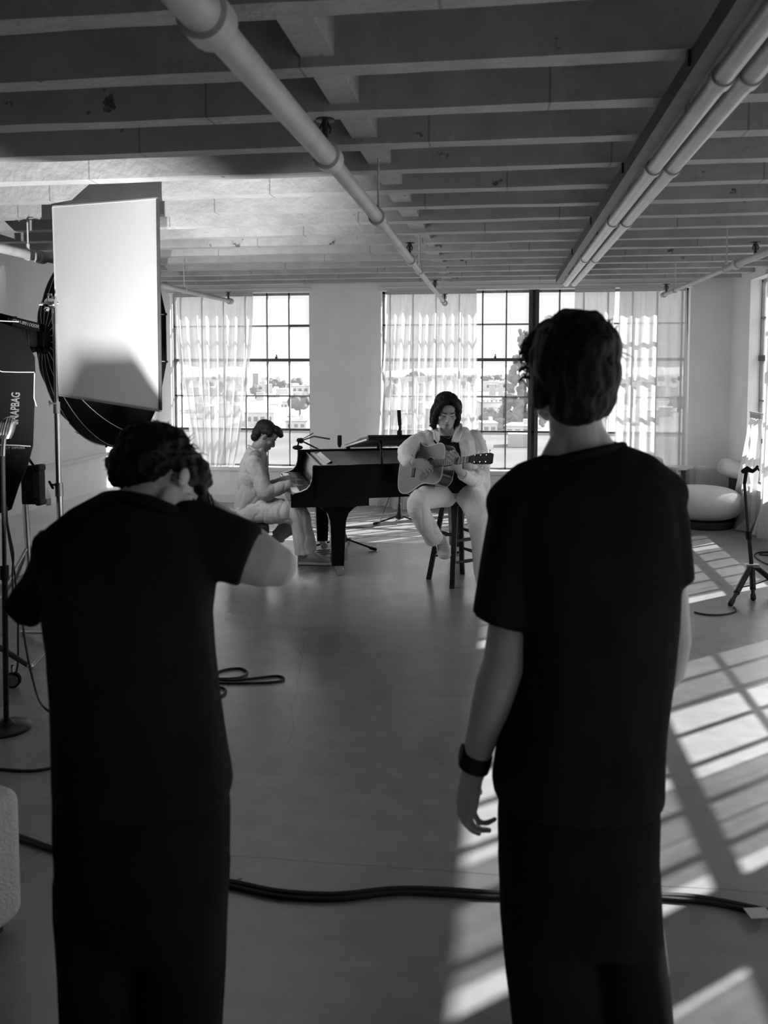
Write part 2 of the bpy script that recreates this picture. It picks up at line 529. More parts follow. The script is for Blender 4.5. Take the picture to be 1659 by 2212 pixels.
ceil = part('ceiling', M['slab'], None, span(XL - .2, XR + .2, YB - .2, YF + .2, ZS, ZS + .2), smooth=False); tag(ceil, kind='structure')
for k in range(-11, 15):
    y0 = 2.905 + .504 * k
    # each joist: a slightly wobbly board-formed bar
    rings = []
    n = 46
    for i in range(n + 1):
        x = XL + (XR - XL) * i / n
        w = lambda s: .006 * noise.noise(V((x * 2.1, y0 * 3, s * 9)))
        rings.append([V((x, y0 + w(1), ZJ + w(2))), V((x, y0 + .105 + w(3), ZJ + w(4))), V((x, y0 + .105, ZS + .01)), V((x, y0, ZS + .01))])
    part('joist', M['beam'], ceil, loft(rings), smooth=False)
    if y0 + .504 < YF:
        for gx, gw in ((-.63, .058),):
            part('bridging', M['beam'], ceil, span(gx - gw, gx + gw, y0 + .1, y0 + .51, ZJ + .03, ZS), smooth=False)

# ------------------------------------------------------------------ steel windows
def window(n, org, u, out, u1, vs, zs, bars, frost_rows, mull=None, latch=()):
    """org: inner lower corner; u: direction along the wall; out: outward normal; vs: glazing bar positions"""
    org, u, out = V(org), V(u), V(out)
    zax = V((0, 0, 1))
    R = Matrix((u, out, zax)).transposed()
    T = Matrix.LocRotScale(org, R.to_quaternion(), None) if R.determinant() > 0 else None
    def P(a, b, z): return org + u * a + out * b + zax * z
    def bar(a0, a1, z0, z1, b0=.115, b1=.15):
        c = [(P(a, b, z)) for a in (a0, a1) for b in (b0, b1) for z in (z0, z1)]
        f = [(0, 1, 3, 2), (4, 6, 7, 5), (0, 4, 5, 1), (2, 3, 7, 6), (0, 2, 6, 4), (1, 5, 7, 3)]
        if R.determinant() < 0: f = [tuple(reversed(q)) for q in f]
        return c, f
    w = thing('window_%d' % n, org, kind='structure')
    H = HEAD - SILL
    ss = [bar(0, u1, 0, .035), bar(0, u1, H - .03, H), bar(0, .03, 0, H), bar(u1 - .03, u1, 0, H)]
    ss += [bar(a - .009, a + .009, 0, H) for a in vs]
    ss += [bar(0, u1, z - .009, z + .009) for z in zs]
    part('window_frame', M['steel'], w, *ss, smooth=False)
    if bars:
        part('vent_bar', M['darksteel'], w, *[bar(a0, a1, z - t, z + t, .1, .16) for a0, a1, z, t in bars], smooth=False)
    if mull:
        part('mullion', M['darksteel'], w, bar(mull[0], mull[0] + .042, 0, H, .06, .17), bar(mull[1] - .042, mull[1], 0, H, .06, .17),
             bar(mull[0] + .04, mull[1] - .04, 0, H, .1, .13), smooth=False)
    zt = zs[frost_rows - 1] if frost_rows else 0.0
    if frost_rows:
        c, f = bar(.01, u1 - .01, .01, zt, .131, .135); part('obscure_pane', M['frost'], w, (c, f), smooth=False)
    c, f = bar(.01, u1 - .01, zt, H - .01, .131, .135); part('clear_pane', M['pane'], w, (c, f), smooth=False)
    s = bar(-.03, u1 + .03, -.035, .012, -.06, .14)
    part('sill', M['trim'], w, s, smooth=False)
    for a, z in latch:
        part('latch', M['darksteel'], w, bar(a - .014, a + .014, z, z + .025, .08, .12), bar(a - .004, a + .008, z + .02, z + .052, .085, .105), smooth=False)
    return w


ZROW = [.48, .906, 1.36, 1.79]       # glazing bars above the sill (0.93, 1.36, 1.81, 2.24 above the floor)
x0 = -4.165
window(1, (x0, YF, SILL), (1, 0, 0), (0, 1, 0), 1.81, [a - x0 for a in (-2.645, -2.93, -3.215, -3.5, -3.785, -4.07)], ZROW,
       [(.0, 1.81, 1.36, .018), (0, 1.81, .48, .013), (1.52, 1.81, 1.79, .014)], 1, latch=[(1.36, 1.375)])
x0 = -1.455
window(2, (x0, YF, SILL), (1, 0, 0), (0, 1, 0), 3.645, [a - x0 for a in (-.22, -.505, -.79, -1.075, -1.36, .067, .70, .985, 1.27, 1.555, 1.84, 2.125)], ZROW,
       [(.0, 3.645, 1.36, .018), (0, 3.645, .48, .01)], 1, mull=(.335 - x0, .455 - x0), latch=[(1.39, 1.375)])
for i, (a, b) in enumerate(OPR):
    k = int((b - a) / .285)
    window((3, 4, 5, 7)[i], (XR, a, SILL), (0, 1, 0), (1, 0, 0), b - a, [(b - a) * j / k for j in range(1, k)], ZROW,
           [(.0, b - a, 1.36, .03), (.0, b - a, .48, .024)], 0)
window(6, (XL, 9.6, SILL), (0, 1, 0), (-1, 0, 0), .6, [.3], ZROW, [(0, .6, 1.36, .018)], 0)
# head strip over the far windows
o = part('trim_3', M['trim'], None, span(-4.2, -2.33, YF - .03, YF, HEAD, HEAD + .05), span(-1.49, 2.22, YF - .03, YF, HEAD, HEAD + .05), smooth=False)
tag(o, kind='structure')


# ------------------------------------------------------------------ curtains
def curtain(edge_top, edge_bot, ax, fixed, z1, z0, m, label, seed, nf=9, amp=.035, gather=None, pud=0.0, name='curtain', group=None):
    """a hanging sheet: edges (start,end) along the wall at top and bottom, sine folds across, wider and looser below"""
    rnd = random.Random(seed)
    nu, nv = nf * 14, 46
    ph = [rnd.uniform(0, 6.28) for _ in range(4)]
    vs, fs = [], []
    for j in range(nv + 1):
        t = j / nv
        e = t if gather is None else gather(t)
        a0 = edge_top[0] + (edge_bot[0] - edge_top[0]) * e
        a1 = edge_top[1] + (edge_bot[1] - edge_top[1]) * e
        z = z1 + (z0 - z1) * t
        for i in range(nu + 1):
            s = i / nu
            sw = s + .012 * math.sin(3.1 * t + ph[0]) * math.sin(math.pi * s)
            a = a0 + (a1 - a0) * sw
            d = amp * (.55 + .6 * t) * (math.sin(2 * math.pi * nf * s + ph[1] + .5 * math.sin(2 * t + ph[2])) + .5 * math.sin(2 * math.pi * nf * .43 * s + ph[3] + t)
                                        + .35 * noise.noise(V((s * 22, t * 1.5, seed))))
            if t < .06: d *= .35 + t * 10
            off = fixed - .09 - d
            if pud and t > .9: off -= (t - .9) * 10 * pud * (.6 + .5 * math.sin(s * 9 + ph[2]))
            vs.append(V((a, off, z)) if ax == 'y' else V((off, a, z)))
    for j in range(nv):
        for i in range(nu):
            k = j * (nu + 1) + i
            fs.append((k, k + 1, k + nu + 2, k + nu + 1))
    c = vs[0]
    t = thing(name, ((edge_top[0] + edge_top[1]) / 2, fixed - .1, z0) if ax == 'y' else (fixed - .1, (edge_top[0] + edge_top[1]) / 2, z0), label, 'curtain', group)
    link_mesh('cloth', vs, fs, m, t)
    # heading tape and rod
    if ax == 'y':
        part('heading_tape', M['sheerhead'], t, span(edge_top[0], edge_top[1], fixed - .105, fixed - .085, z1 - .005, z1 + .04), smooth=False)
        part('curtain_rod', M['trim'], t, tube([(edge_top[0] - .05, fixed - .09, z1 + .05), (edge_top[1] + .05, fixed - .09, z1 + .05)], .009))
    else:
        part('heading_tape', M['sheerhead'], t, span(fixed - .105, fixed - .085, edge_top[0], edge_top[1], z1 - .005, z1 + .04), smooth=False)
        part('curtain_rod', M['trim'], t, tube([(fixed - .09, edge_top[0] - .05, z1 + .05), (fixed - .09, edge_top[1] + .05, z1 + .05)], .009))
    return t


M['sheerhead'] = mat('curtain_heading', .5, .9)
curtain((-4.08, -3.05), (-3.82, -3.3), 'y', YF, 2.6, .47, M['sheer'], 'gathered sheer white curtain in the left far window, narrowing to its sill', 3, 8,
        gather=lambda t: t ** 1.7, amp=.045, pud=.06)
curtain((-1.37, -.29), (-1.53, -.27), 'y', YF, 2.6, .02, M['sheer'], 'long sheer white curtain hanging behind the grand piano and guitarist', 5, 11, pud=.25, amp=.05)
curtain((.86, 1.32), (.84, 1.24), 'y', YF, 2.6, .05, M['sheer'], 'narrow sheer curtain behind the head of the standing man', 8, 6)
curtain((1.37, 2.12), (1.33, 2.2), 'y', YF - .03, 2.6, .05, M['sheer2'], 'dense pale curtain in the right corner of the far windows', 11, 6, amp=.022)
curtain((7.38, 8.74), (7.36, 8.72), 'x', XR, 2.62, .06, M['sheer'], 'sheer curtain on the right wall nearest the room corner', 13, 9, pud=.1)
curtain((5.62, 6.4), (5.6, 6.42), 'x', XR, 2.62, .05, M['sheer'], 'sheer curtain bunched on the right wall before the corner one', 17, 6)
curtain((4.4, 4.99), (4.38, 4.97), 'x', XR, 2.62, .05, M['sheer'], 'narrow sheer curtain halfway along the right wall', 19, 5)
curtain((2.2, 3.92), (2.2, 3.9), 'x', XR, 2.62, .05, M['sheer'], 'wide sheer curtain on the right wall nearest the camera', 23, 11)
curtain((-.4, 1.4), (-.4, 1.4), 'x', XR, 2.62, .05, M['sheer'], 'sheer curtain on the right wall behind the camera', 31, 8)
# corner tail of cloth dropping from the right wall sill to the floor
curtain((8.76, 9.12), (9.0, 9.72), 'x', XR, 1.2, .015, M['sheer2'], 'loose curtain tail spilling on the floor by the lounge chair', 29, 4, amp=.03, pud=.1)

# ------------------------------------------------------------------ daylight
sun_dir = V((1.12, .92, 1.0)).normalized()
sl = bpy.data.lights.new('sun', 'SUN'); sl.energy = SUN_E; sl.angle = math.radians(.6)
so = bpy.data.objects.new('sun', sl); COL.objects.link(so); so.rotation_euler = sun_dir.to_track_quat('Z', 'Y').to_euler()
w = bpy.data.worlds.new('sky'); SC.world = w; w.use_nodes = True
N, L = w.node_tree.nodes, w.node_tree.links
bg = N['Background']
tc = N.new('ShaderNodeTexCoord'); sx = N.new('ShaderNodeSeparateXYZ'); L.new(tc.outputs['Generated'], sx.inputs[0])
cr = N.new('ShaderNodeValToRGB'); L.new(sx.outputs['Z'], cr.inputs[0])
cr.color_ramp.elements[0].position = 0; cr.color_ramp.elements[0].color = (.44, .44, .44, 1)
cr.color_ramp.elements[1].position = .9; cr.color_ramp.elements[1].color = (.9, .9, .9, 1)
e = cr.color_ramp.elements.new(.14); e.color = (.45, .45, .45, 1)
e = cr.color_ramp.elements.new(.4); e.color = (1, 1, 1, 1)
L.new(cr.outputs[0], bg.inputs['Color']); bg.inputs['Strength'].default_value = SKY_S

# ------------------------------------------------------------------ camera
cam = bpy.data.cameras.new('camera'); co = bpy.data.objects.new('camera', cam); COL.objects.link(co)
cam.sensor_fit = 'VERTICAL'; cam.sensor_height = 36.0; cam.sensor_width = 27.0
cam.lens = FPX / 2212 * 36.0
cam.shift_y = (PPY - 1106) / 2212.0
cam.shift_x = 0.0
Rm = Matrix((RT, UP, -FW)).transposed()
co.matrix_world = Matrix.Translation(CAM) @ Rm.to_4x4()
cam.dof.use_dof = True; cam.dof.focus_distance = 7.2; cam.dof.aperture_fstop = cam.lens / 1000 / .0075
cam.clip_end = 6000
SC.camera = co
SC.view_settings.view_transform = 'Standard'; SC.view_settings.look = 'None'
SC.view_settings.exposure = EXPO; SC.view_settings.gamma = 1.0; SC.view_settings.use_curve_mapping = False
SC.cycles.use_denoising = True
SC.cycles.max_bounces = 10; SC.cycles.diffuse_bounces = 6; SC.cycles.transparent_max_bounces = 16
SC.cycles.sample_clamp_indirect = 6.0
# ------------------------------------------------------------------ pipes under the ceiling
def sprinkler(parent, x, y, z):
    h = part('sprinkler_head', M['brass'], parent, tube([(x, y, z), (x, y, z + .075)], .011), lathe([(.0, .075), (.034, .077), (.034, .083), (0, .085)], Matrix.Translation((x, y, z))),
             tube([(x - .016, y, z + .03), (x - .02, y, z + .05), (x - .008, y, z + .075)], .004, 6), tube([(x + .016, y, z + .03), (x + .02, y, z + .05), (x + .008, y, z + .075)], .004, 6))
    return h


def pipe_run(name, label, segs, heads, hangers, clamp=True):
    """segs: list of (p0, p1, radius)"""
    t = thing(name, segs[0][0], label, 'pipe')
    for i, (a, b, r) in enumerate(segs):
        a, b = V(a), V(b)
        part('pipe_length', M['pipe'], t, tube([a, b], r, 20))
        d = (b - a).normalized()
        part('coupling', M['pipe'], t, tube([b - d * .05, b - d * .045, b + d * .03, b + d * .035], [r, r + .012, r + .012, r], 20))
    for h in heads: sprinkler(t, *h)
    for (x, y, z, r) in hangers:
        part('hanger', M['pipe'], t, tube([(x, y, z + r), (x, y, ZS)], .006, 8), tube([(x, y, z + r), (x, y, z + r + .04)], .012, 8),
             tube([(x + (r + .004) * math.sin(k * math.pi / 12), y, z + (r + .004) * math.cos(k * math.pi / 12)) for k in range(25)], .006, 6))
    return t


zp = 2.45
pipe_run('sprinkler_pipe', 'thick pale sprinkler pipe running overhead down the middle of the room',
         [((-.66, -2.5, zp), (-.645, 1.84, zp), .047), ((-.645, 1.84, zp), (-.625, 3.06, zp), .039), ((-.625, 3.06, zp), (-.622, 4.28, zp), .031),
          ((-.622, 4.28, zp), (-.63, 5.95, zp), .026), ((-.63, 5.95, zp), (-.64, 9.76, zp), .021)],
         [(-.625, 3.0, zp + .037), (-.629, 5.85, zp + .025), (-.635, 8.2, zp + .018), (-.64, 9.72, zp + .018)],
         [(-.622, 4.3, zp, .027), (-.632, 6.6, zp, .021), (-.639, 9.4, zp, .021)])
pipe_run('sprinkler_pipe', 'thin pale sprinkler pipe slanting above the left far window', [((-3.42, 2.1, 2.5), (-3.32, 5.8, 2.5), .034), ((-3.32, 5.8, 2.5), (-3.19, 9.74, 2.5), .025)],
         [(-3.19, 9.68, 2.52)], [(-3.325, 5.64, 2.5, .034), (-3.24, 8.4, 2.5, .027)])
pipe_run('sprinkler_pipe', 'slim sprinkler pipe at the far right of the ceiling', [((1.8, 3.0, zp), (1.7, 6.5, zp), .024), ((1.7, 6.5, zp), (1.65, 9.0, zp), .018)],
         [(1.715, 6.1, zp + .018), (1.655, 8.9, zp + .018)], [(1.69, 6.75, zp, .024), (1.66, 8.5, zp, .018)])
for nm, x, r, lb in (('conduit_pipe', .79, .036, 'right pipe of the straight pair under the ceiling'), ('conduit_pipe', .705, .034, 'left pipe of the straight pair under the ceiling')):
    t = thing(nm, (x, -2.5, ZJ - .09), lb, 'pipe')
    part('pipe_length', M['conduit'], t, tube([(x, -2.5, ZJ - .09), (x, 9.5, ZJ - .09)], r, 18))
    for y in (1.0, 3.45, 4.96, 6.97, 8.99):
        part('pipe_clip', M['conduit'], t, box((x, y, ZJ - .04), (.014, .025, .075)), smooth=False)
    for y in (1.1, 2.9, 4.15, 5.6, 7.4):
        part('coupling', M['conduit'], t, tube([(x, y, ZJ - .09), (x, y + .06, ZJ - .09)], r + .007, 18))
t = thing('cable_tray', (.625, -2.5, ZJ - .04), 'dark narrow channel running beside the pair of ceiling pipes', 'cable tray')
part('channel', M['darksteel'], t, span(.60, .655, -2.5, 9.6, ZJ - .08, ZJ - .008), smooth=False)
for y in (1.6, 2.9, 4.4, 5.9, 7.4):
    part('bracket', M['darksteel'], t, span(.59, .67, y, y + .035, ZJ - .06, ZJ - .007), smooth=False)

# ------------------------------------------------------------------ grand piano
PO = V((-1.60, 6.41, 0)); PA = math.radians(18.6)
PU, PV = V((math.cos(PA), math.sin(PA), 0)), V((-math.sin(PA), math.cos(PA), 0))
PM = Matrix((PU, PV, V((0, 0, 1)))).transposed().to_4x4(); PM.translation = PO
def pp(u, v, z): return PM @ V((u, v, z))
def pbox(u0, u1, v0, v1, z0, z1): return xf(span(u0, u1, v0, v1, z0, z1), PM)
piano = thing('grand_piano', pp(.36, .7, 0), 'black grand piano with its lid held slightly open', 'piano')
ZB, ZT, WP, LP = .66, .93, 1.42, 1.84
# plan outline of the case (u to the tail, v away from the camera)
bent = spline([(.62, 0, 0), (.9, .02, 0), (1.12, .1, 0), (1.3, .25, 0), (1.48, .42, 0), (1.66, .55, 0), (1.79, .7, 0), (LP, .92, 0), (LP - .04, 1.18, 0), (LP - .2, 1.36, 0), (LP - .45, WP, 0)], 6)
outer = [V((.15, 0, 0))] + [V((p.x, p.y, 0)) for p in bent] + [V((.15, WP, 0))]
def offset(poly, d):
    out = []
    n = len(poly)
    for i, p in enumerate(poly):
        a = poly[max(i - 1, 0)]; b = poly[min(i + 1, n - 1)]
        t = (b - a).normalized()
        out.append(p + V((-t.y, t.x, 0)) * d)
    return out
inner = offset(outer, .045)
rings = []
for po, pi in zip(outer, inner):
    rings.append([pp(po.x, po.y, ZB), pp(po.x, po.y, ZT), pp(pi.x, pi.y, ZT), pp(pi.x, pi.y, ZB)])
part('rim', M['lacquer'], piano, loft(rings), bevel=.006)
full = [(p.x, p.y) for p in outer]
full_i = [(p.x, p.y) for p in inner]
part('bottom_board', M['lacquer'], piano, prism(full_i, .04, PM @ Matrix.Translation((0, 0, ZB + .01))), smooth=False)
part('front_apron', M['lacquer'], piano, pbox(.15, .60, -.004, .05, .6, .68), pbox(.15, .60, WP - .05, WP + .004, .6, .68), pbox(.15, .2, .0, WP, .6, .68), smooth=False, bevel=.003)
part('cast_plate', M['plate'], piano, prism([(p[0] + .12 if p[0] < .2 else p[0], p[1]) for p in full_i], .02, PM @ Matrix.Translation((0, 0, .885))), smooth=False)  # pale tone stands in for window light reflected off the plate
ss = []
for i in range(60):
    v = .1 + i * .0215
    ue = 1.1 if v < .4 else (1.25 if v < .7 else 1.42)
    ss.append(tube([pp(.3, v, 0.909), pp(ue - .04, v + .03, 0.909)], .0012, 5))
part('strings', M['dchrome'], piano, *ss)
# key arms with their scooped profile
def arm(v0, v1):
    prof = [(0, .6), (.19, .6), (.19, ZT)] + [(.19, ZT)] + [(x, z) for x, z in ((.155, ZT), (.15, ZT - .06), (.145, ZT - .11), (.13, ZT - .155), (.105, ZT - .185), (.06, ZT - .205), (.01, ZT - .215), (-.005, ZT - .225), (-.012, ZT - .24), (-.005, ZT - .25))]
    Mx = PM @ Matrix(((1, 0, 0, 0), (0, 0, -1, v1), (0, 1, 0, 0), (0, 0, 0, 1)))
    return prism(prof, v1 - v0, Mx)
part('key_arm', M['lacquer'], piano, arm(0, .06), smooth=False, bevel=.004)
part('key_arm', M['lacquer'], piano, arm(WP - .06, WP), smooth=False, bevel=.004)
part('key_bed', M['lacquer'], piano, pbox(-.02, .36, .02, WP - .02, .597, .675), smooth=False, bevel=.004)
part('key_slip', M['lacquer'], piano, pbox(-.02, .0, .06, WP - .06, .66, .70), smooth=False)
part('fallboard', M['lacquer'], piano, xf(span(-.012, .012, .06, WP - .06, 0, .2), PM @ Matrix.Translation((.19, 0, .715)) @ Matrix.Rotation(math.radians(12), 4, 'Y')), smooth=False, bevel=.005)
part('music_desk', M['lacquer'], piano, xf(span(-.01, .01, .3, WP - .3, 0, .05), PM @ Matrix.Translation((.3, 0, .9)) @ Matrix.Rotation(math.radians(60), 4, 'Y')), smooth=False, bevel=.004)
kw = (WP - .14) / 52
part('white_keys', M['ivory'], piano, *[pbox(.003, .165, .07 + kw * i + .0008, .07 + kw * (i + 1) - .0008, .675, .715) for i in range(52)], smooth=False)
part('black_keys', M['ebony'], piano, *[pbox(.055, .165, .07 + kw * (i + 1) - .006, .07 + kw * (i + 1) + .006, .715, .727) for i in range(51) if i % 7 not in (1, 4)], smooth=False, bevel=.002)
for u, v in ((.37, .2), (.36, WP - .2), (1.53, .74)):
    lg = part('leg', M['lacquer'], piano,
              xf(loft([[V((sx * a, sy * b, z)) for sx, sy in ((-1, -1), (1, -1), (1, 1), (-1, 1))] for a, b, z in
                       ((.05, .05, .085), (.052, .052, .13), (.062, .062, .40), (.066, .066, .46), (.085, .07, .52), (.13, .075, .565), (.15, .08, .575), (.15, .08, .6 if u < 1 else ZB + .02))]), PM @ Matrix.Translation((u, v, 0))), smooth=False, bevel=.006)
    cs = part('caster', M['dchrome'], lg, xf(lathe([(0, -.014), (.03, -.014), (.034, -.008), (.034, .008), (.03, .014), (0, .014)], Matrix.Rotation(math.pi / 2, 4, 'X')), PM @ Matrix.Translation((u + .02, v, .035))),
              xf(box((0, 0, .07), (.05, .045, .03)), PM @ Matrix.Translation((u, v, 0))), xf(box((.015, .02, .05), (.035, .006, .05)), PM @ Matrix.Translation((u, v, 0))))
lyre = part('pedal_lyre', M['lacquer'], piano, pbox(.42, .46, .66, .68, .1, ZB), pbox(.42, .46, .78, .80, .1, ZB), pbox(.40, .48, .6, .86, .07, .12), pbox(.4, .48, .63, .83, ZB - .06, ZB), smooth=False, bevel=.004)
for v in (.66, .73, .80):
    part('pedal', M['dchrome'], lyre, pbox(.24, .42, v - .015, v + .015, .075, .087), smooth=False, bevel=.004)
# lid, hinged on the far side and propped up a little; its front flap lies folded back on top
la = math.radians(7.6)
hinge = PM @ Matrix.Translation((0, WP, ZT + .005)) @ Matrix.Rotation(-la, 4, 'X')
def lidpoly(u0):
    return [(max(p[0], u0), p[1] - WP) for p in full if p[0] >= u0 - .02]
lp = [(u_, v_) for u_, v_ in [(p[0], p[1] - WP) for p in full] if u_ > .62]
lp = [(.6, -WP)] + lp + [(.6, 0)]
part('lid', M['lacquer'], piano, prism(lp, .022, hinge), smooth=False, bevel=.004)
fl = part('folded_front_lid', M['lacquer'], piano, prism([(.6, -WP + .02), (1.03, -WP + .06), (1.03, 0), (.6, 0)], .02, hinge @ Matrix.Translation((0, 0, .024))), smooth=False, bevel=.003)
part('lid_edge', M['piping'], piano, xf(span(.590, .598, -WP + .05, -.05, .003, .018), hinge), smooth=False)
q0 = pp(.72, .06, ZT - .1); q1 = hinge @ V((.72, -WP + .12, 0))
part('lid_prop', M['lacquer'], piano, tube([q0, q1], .011, 10))
for k in (0, 3, 6):
    part('hinge', M['gold'], piano, tube([pp(.62 + .1 * k, WP, ZT), pp(.66 + .1 * k, WP, ZT)], .008, 8))

# ------------------------------------------------------------------ piano bench and the coil on it
bc = at(532, 1126, 7.35); bc = V((bc.x, bc.y, 0))
bench = thing('piano_bench', bc, 'low black leather piano bench under the seated pianist', 'bench')
BM = Matrix((PU, PV, V((0, 0, 1)))).transposed().to_4x4(); BM.translation = bc
part('cushion', M['leather'], bench, xf(box((0, 0, .355), (.36, .78, .09)), BM), bevel=.03, seg=4)
part('frame', M['lacquer'], bench, xf(box((0, 0, .275), (.33, .74, .08)), BM), smooth=False, bevel=.004)
for a in (-.135, .135):
    for b in (-.34, .34):
        part('leg', M['lacquer'], bench, xf(loft([[V((sx * w_, sy * w_, z)) for sx, sy in ((-1, -1), (1, -1), (1, 1), (-1, 1))] for w_, z in ((.018, 0), (.026, .24))]), BM @ Matrix.Translation((a, b, 0))), smooth=False)
cc = at(496, 1118, 7.1)
pts = []
for k in range(121):
    a = 2 * math.pi * k / 24
    pts.append((cc.x + (.075 + .006 * math.sin(k)) * math.cos(a), cc.y + .075 * math.sin(a), .012 + .016 * k / 24 + cc.z - .03))
SPEC_COIL = pts

# ------------------------------------------------------------------ bar stool
sc = V((-.325, 6.66, 0))
stool = thing('bar_stool', sc, 'tall black wooden bar stool the guitarist sits on', 'stool')
ZSEAT = .665
part('seat', M['stool'], stool, lathe([(0, ZSEAT - .04), (.15, ZSEAT - .04), (.165, ZSEAT - .03), (.17, ZSEAT - .012), (.16, ZSEAT), (.1, ZSEAT - .006), (0, ZSEAT - .01)], Matrix.Translation(sc), 36))
LEGA = [-97, -7, 83, 173]
ends = []
for a in LEGA:
    d = V((math.cos(math.radians(a)), math.sin(math.radians(a)), 0))
    top, bot = sc + d * .115 + V((0, 0, ZSEAT - .03)), sc + d * .235
    ends.append((bot, top))
    R = Matrix((V((-d.y, d.x, 0)), d, V((0, 0, 1)))).transposed()
    rg = []
    for t in (0, .5, 1):
        c = bot.lerp(top, t)
        rg.append([c + R @ V((x * .02, y * .02, 0)) for x, y in ((-1, -1), (1, -1), (1, 1), (-1, 1))])
    part('leg', M['stool'], stool, loft(rg), smooth=False, bevel=.004)
for i in range(4):
    for t in ((.30, .56) if i % 2 == 0 else (.36, .62)):
        a = ends[i][0].lerp(ends[i][1], t); b = ends[(i + 1) % 4][0].lerp(ends[(i + 1) % 4][1], t)
        mid = (a + b) / 2
        part('stretcher', M['stool'], stool, tube([a, a.lerp(b, .25), mid, a.lerp(b, .75), b], [.009, .012, .014, .012, .009], 10))


# ------------------------------------------------------------------ microphone stands
def mic_body(parent, p0, d, r=.02, L=.16, m='black'):
    d = V(d).normalized(); p0 = V(p0)
    Mx = frame(p0, perp(d)[0], d)
    part('microphone', M[m], parent, xf(lathe([(0, 0), (r * .55, 0), (r * .7, L * .12), (r, L * .2), (r, L * .62), (r * .93, L * .63), (r * 1.0, L * .65), (r, L * .94), (r * .8, L), (0, L)], None, 20), Mx))


def tripod_stand(base, h, label, legs, boom=None, name='microphone_stand', spread=.28, legz=.16):
    base = V(base)
    t = thing(name, base, label, 'microphone stand')
    part('pole', M['blackmetal'], t, tube([base + V((0, 0, .06)), base + V((0, 0, h * .55))], .011, 12), tube([base + V((0, 0, h * .5)), base + V((0, 0, h))], .008, 12))
    part('clutch', M['black'], t, tube([base + V((0, 0, h * .53)), base + V((0, 0, h * .53 + .06))], .017, 12))
    part('leg_hub', M['blackmetal'], t, lathe([(.012, .05), (.045, .06), (.04, .09), (.022, .14), (.018, legz + .06), (.012, legz + .07)], Matrix.Translation(base), 16))
    for a in legs:
        d = V((math.cos(math.radians(a)), math.sin(math.radians(a)), 0))
        lg = part('leg', M['blackmetal'], t, tube([base + d * .03 + V((0, 0, .085)), base + d * spread + V((0, 0, .018))], .009, 10))
        part('rubber_foot', M['rubber'], lg, tube([base + d * (spread - .035) + V((0, 0, .022)), base + d * (spread + .02) + V((0, 0, .015))], .0145, 10, dome=True))
    return t


mp = at(863, 1121, 9.25); mp = V((mp.x, mp.y, 0))
ms = tripod_stand(mp, 1.02, 'black tripod microphone stand standing behind the piano, its microphone upright', [-10, 205, 95], spread=.27)
tp = V((mp.x, mp.y, 1.0))
part('clip', M['black'], ms, tube([tp, tp + V((0, 0, .03)), tp + V((.012, -.02, .07))], [.016, .018, .012], 10), box(tp + V((0, 0, -.02)), (.05, .04, .09)))
mic_body(ms, tp + V((.006, -.02, .05)), (-.06, 0, 1), .021, .2)
mp2 = at(742, 1165, 8.0); mp2 = V((mp2.x, mp2.y, 0))
ms2 = tripod_stand(mp2, .58, 'short black boom stand under the piano, reaching to its open lid', [-18, 200, 90], spread=.32)
b0 = V((mp2.x, mp2.y, .56)); b1 = pp(.2, WP + .14, 1.0); b2 = pp(.55, 1.05, 1.0)
part('boom', M['blackmetal'], ms2, tube([b0, b0 + V((-.1, .3, .25)), b1, pp(.3, 1.3, 1.06), pp(.42, 1.1, 1.05)], .008, 10))
part('boom_knob', M['black'], ms2, ell(b1, .028))
mic_body(ms2, pp(.5, 1.0, .98), (0, 0, 1), .02, .11)
cb = pp(.14, 1.25, ZT + .02)
t = thing('clip_microphone', cb, 'small black microphone clamp perched on the far piano rim', 'microphone')
part('clamp', M['black'], t, ell(cb + V((0, 0, .012)), (.05, .035, .022)), tube([cb + V((0, 0, .02)), cb + V((.012, 0, .07))], .008), ell(cb + V((.012, 0, .08)), .022))
part('gooseneck', M['black'], t, tube([cb + V((.02, 0, .08)), cb + V((.1, 0, .12)), cb + V((.15, 0, .15))], .004, 8))
# ------------------------------------------------------------------ lighting kit on the left
# octagonal-style deep softbox on its lamp
RC, AP = at(245, 738, 6.2), at(97, 733, 5.86)
ax = (RC - AP).normalized(); ax.z = 0; ax.normalize()
DEP = (RC - AP).length
oa, ob = perp(ax, (0, 0, 1))
octa = thing('octabox_light', V((AP.x, AP.y, 0)), 'huge round black softbox with white ribs behind the white panel', 'studio light')
NR, RR = 16, .795
def op(t, ang, rr=1.0):
    r = (.085 + (RR - .085) * (math.sin(t * math.pi / 2) ** .8 * .92 + .08 * t)) * rr
    return AP + ax * (DEP * (t ** 1.25)) + (oa * math.cos(ang) + ob * math.sin(ang)) * r
rings = []
for j in range(15):
    t = j / 14
    rg = []
    for i in range(NR * 4):
        f = (i % 4) / 4
        sc_ = 1 - (.019 if t > 0 else 0) * 4 * f * (1 - f) * 1.0
        rg.append(op(t, 2 * math.pi * (i + 2) / (NR * 4), sc_))
    rings.append(rg)
part('canopy', M['fabricblack'], octa, loft(rings, cap=False))
for i in range(NR):
    a = 2 * math.pi * (i * 4 + 2) / (NR * 4)
    part('rib_piping', M['piping'], octa, tube([op(j / 14, a, 1.006) for j in range(15)], .0024, 6))
    part('rib_end', M['black'], octa, tube([op(1, a, 1.0), op(1, a, 1.02)], .009, 8))
part('front_lip', M['fabricblack'], octa, tube([op(1, 2 * math.pi * (i * 4 + 2) / (NR * 4)) for i in range(NR + 1)], .008, 8))
dv = [op(.97, 2 * math.pi * (i * 4 + 2) / (NR * 4), .985) for i in range(NR)]
part('front_diffuser', M['glowcloth'], octa, (dv, [tuple(range(NR))]), smooth=False)
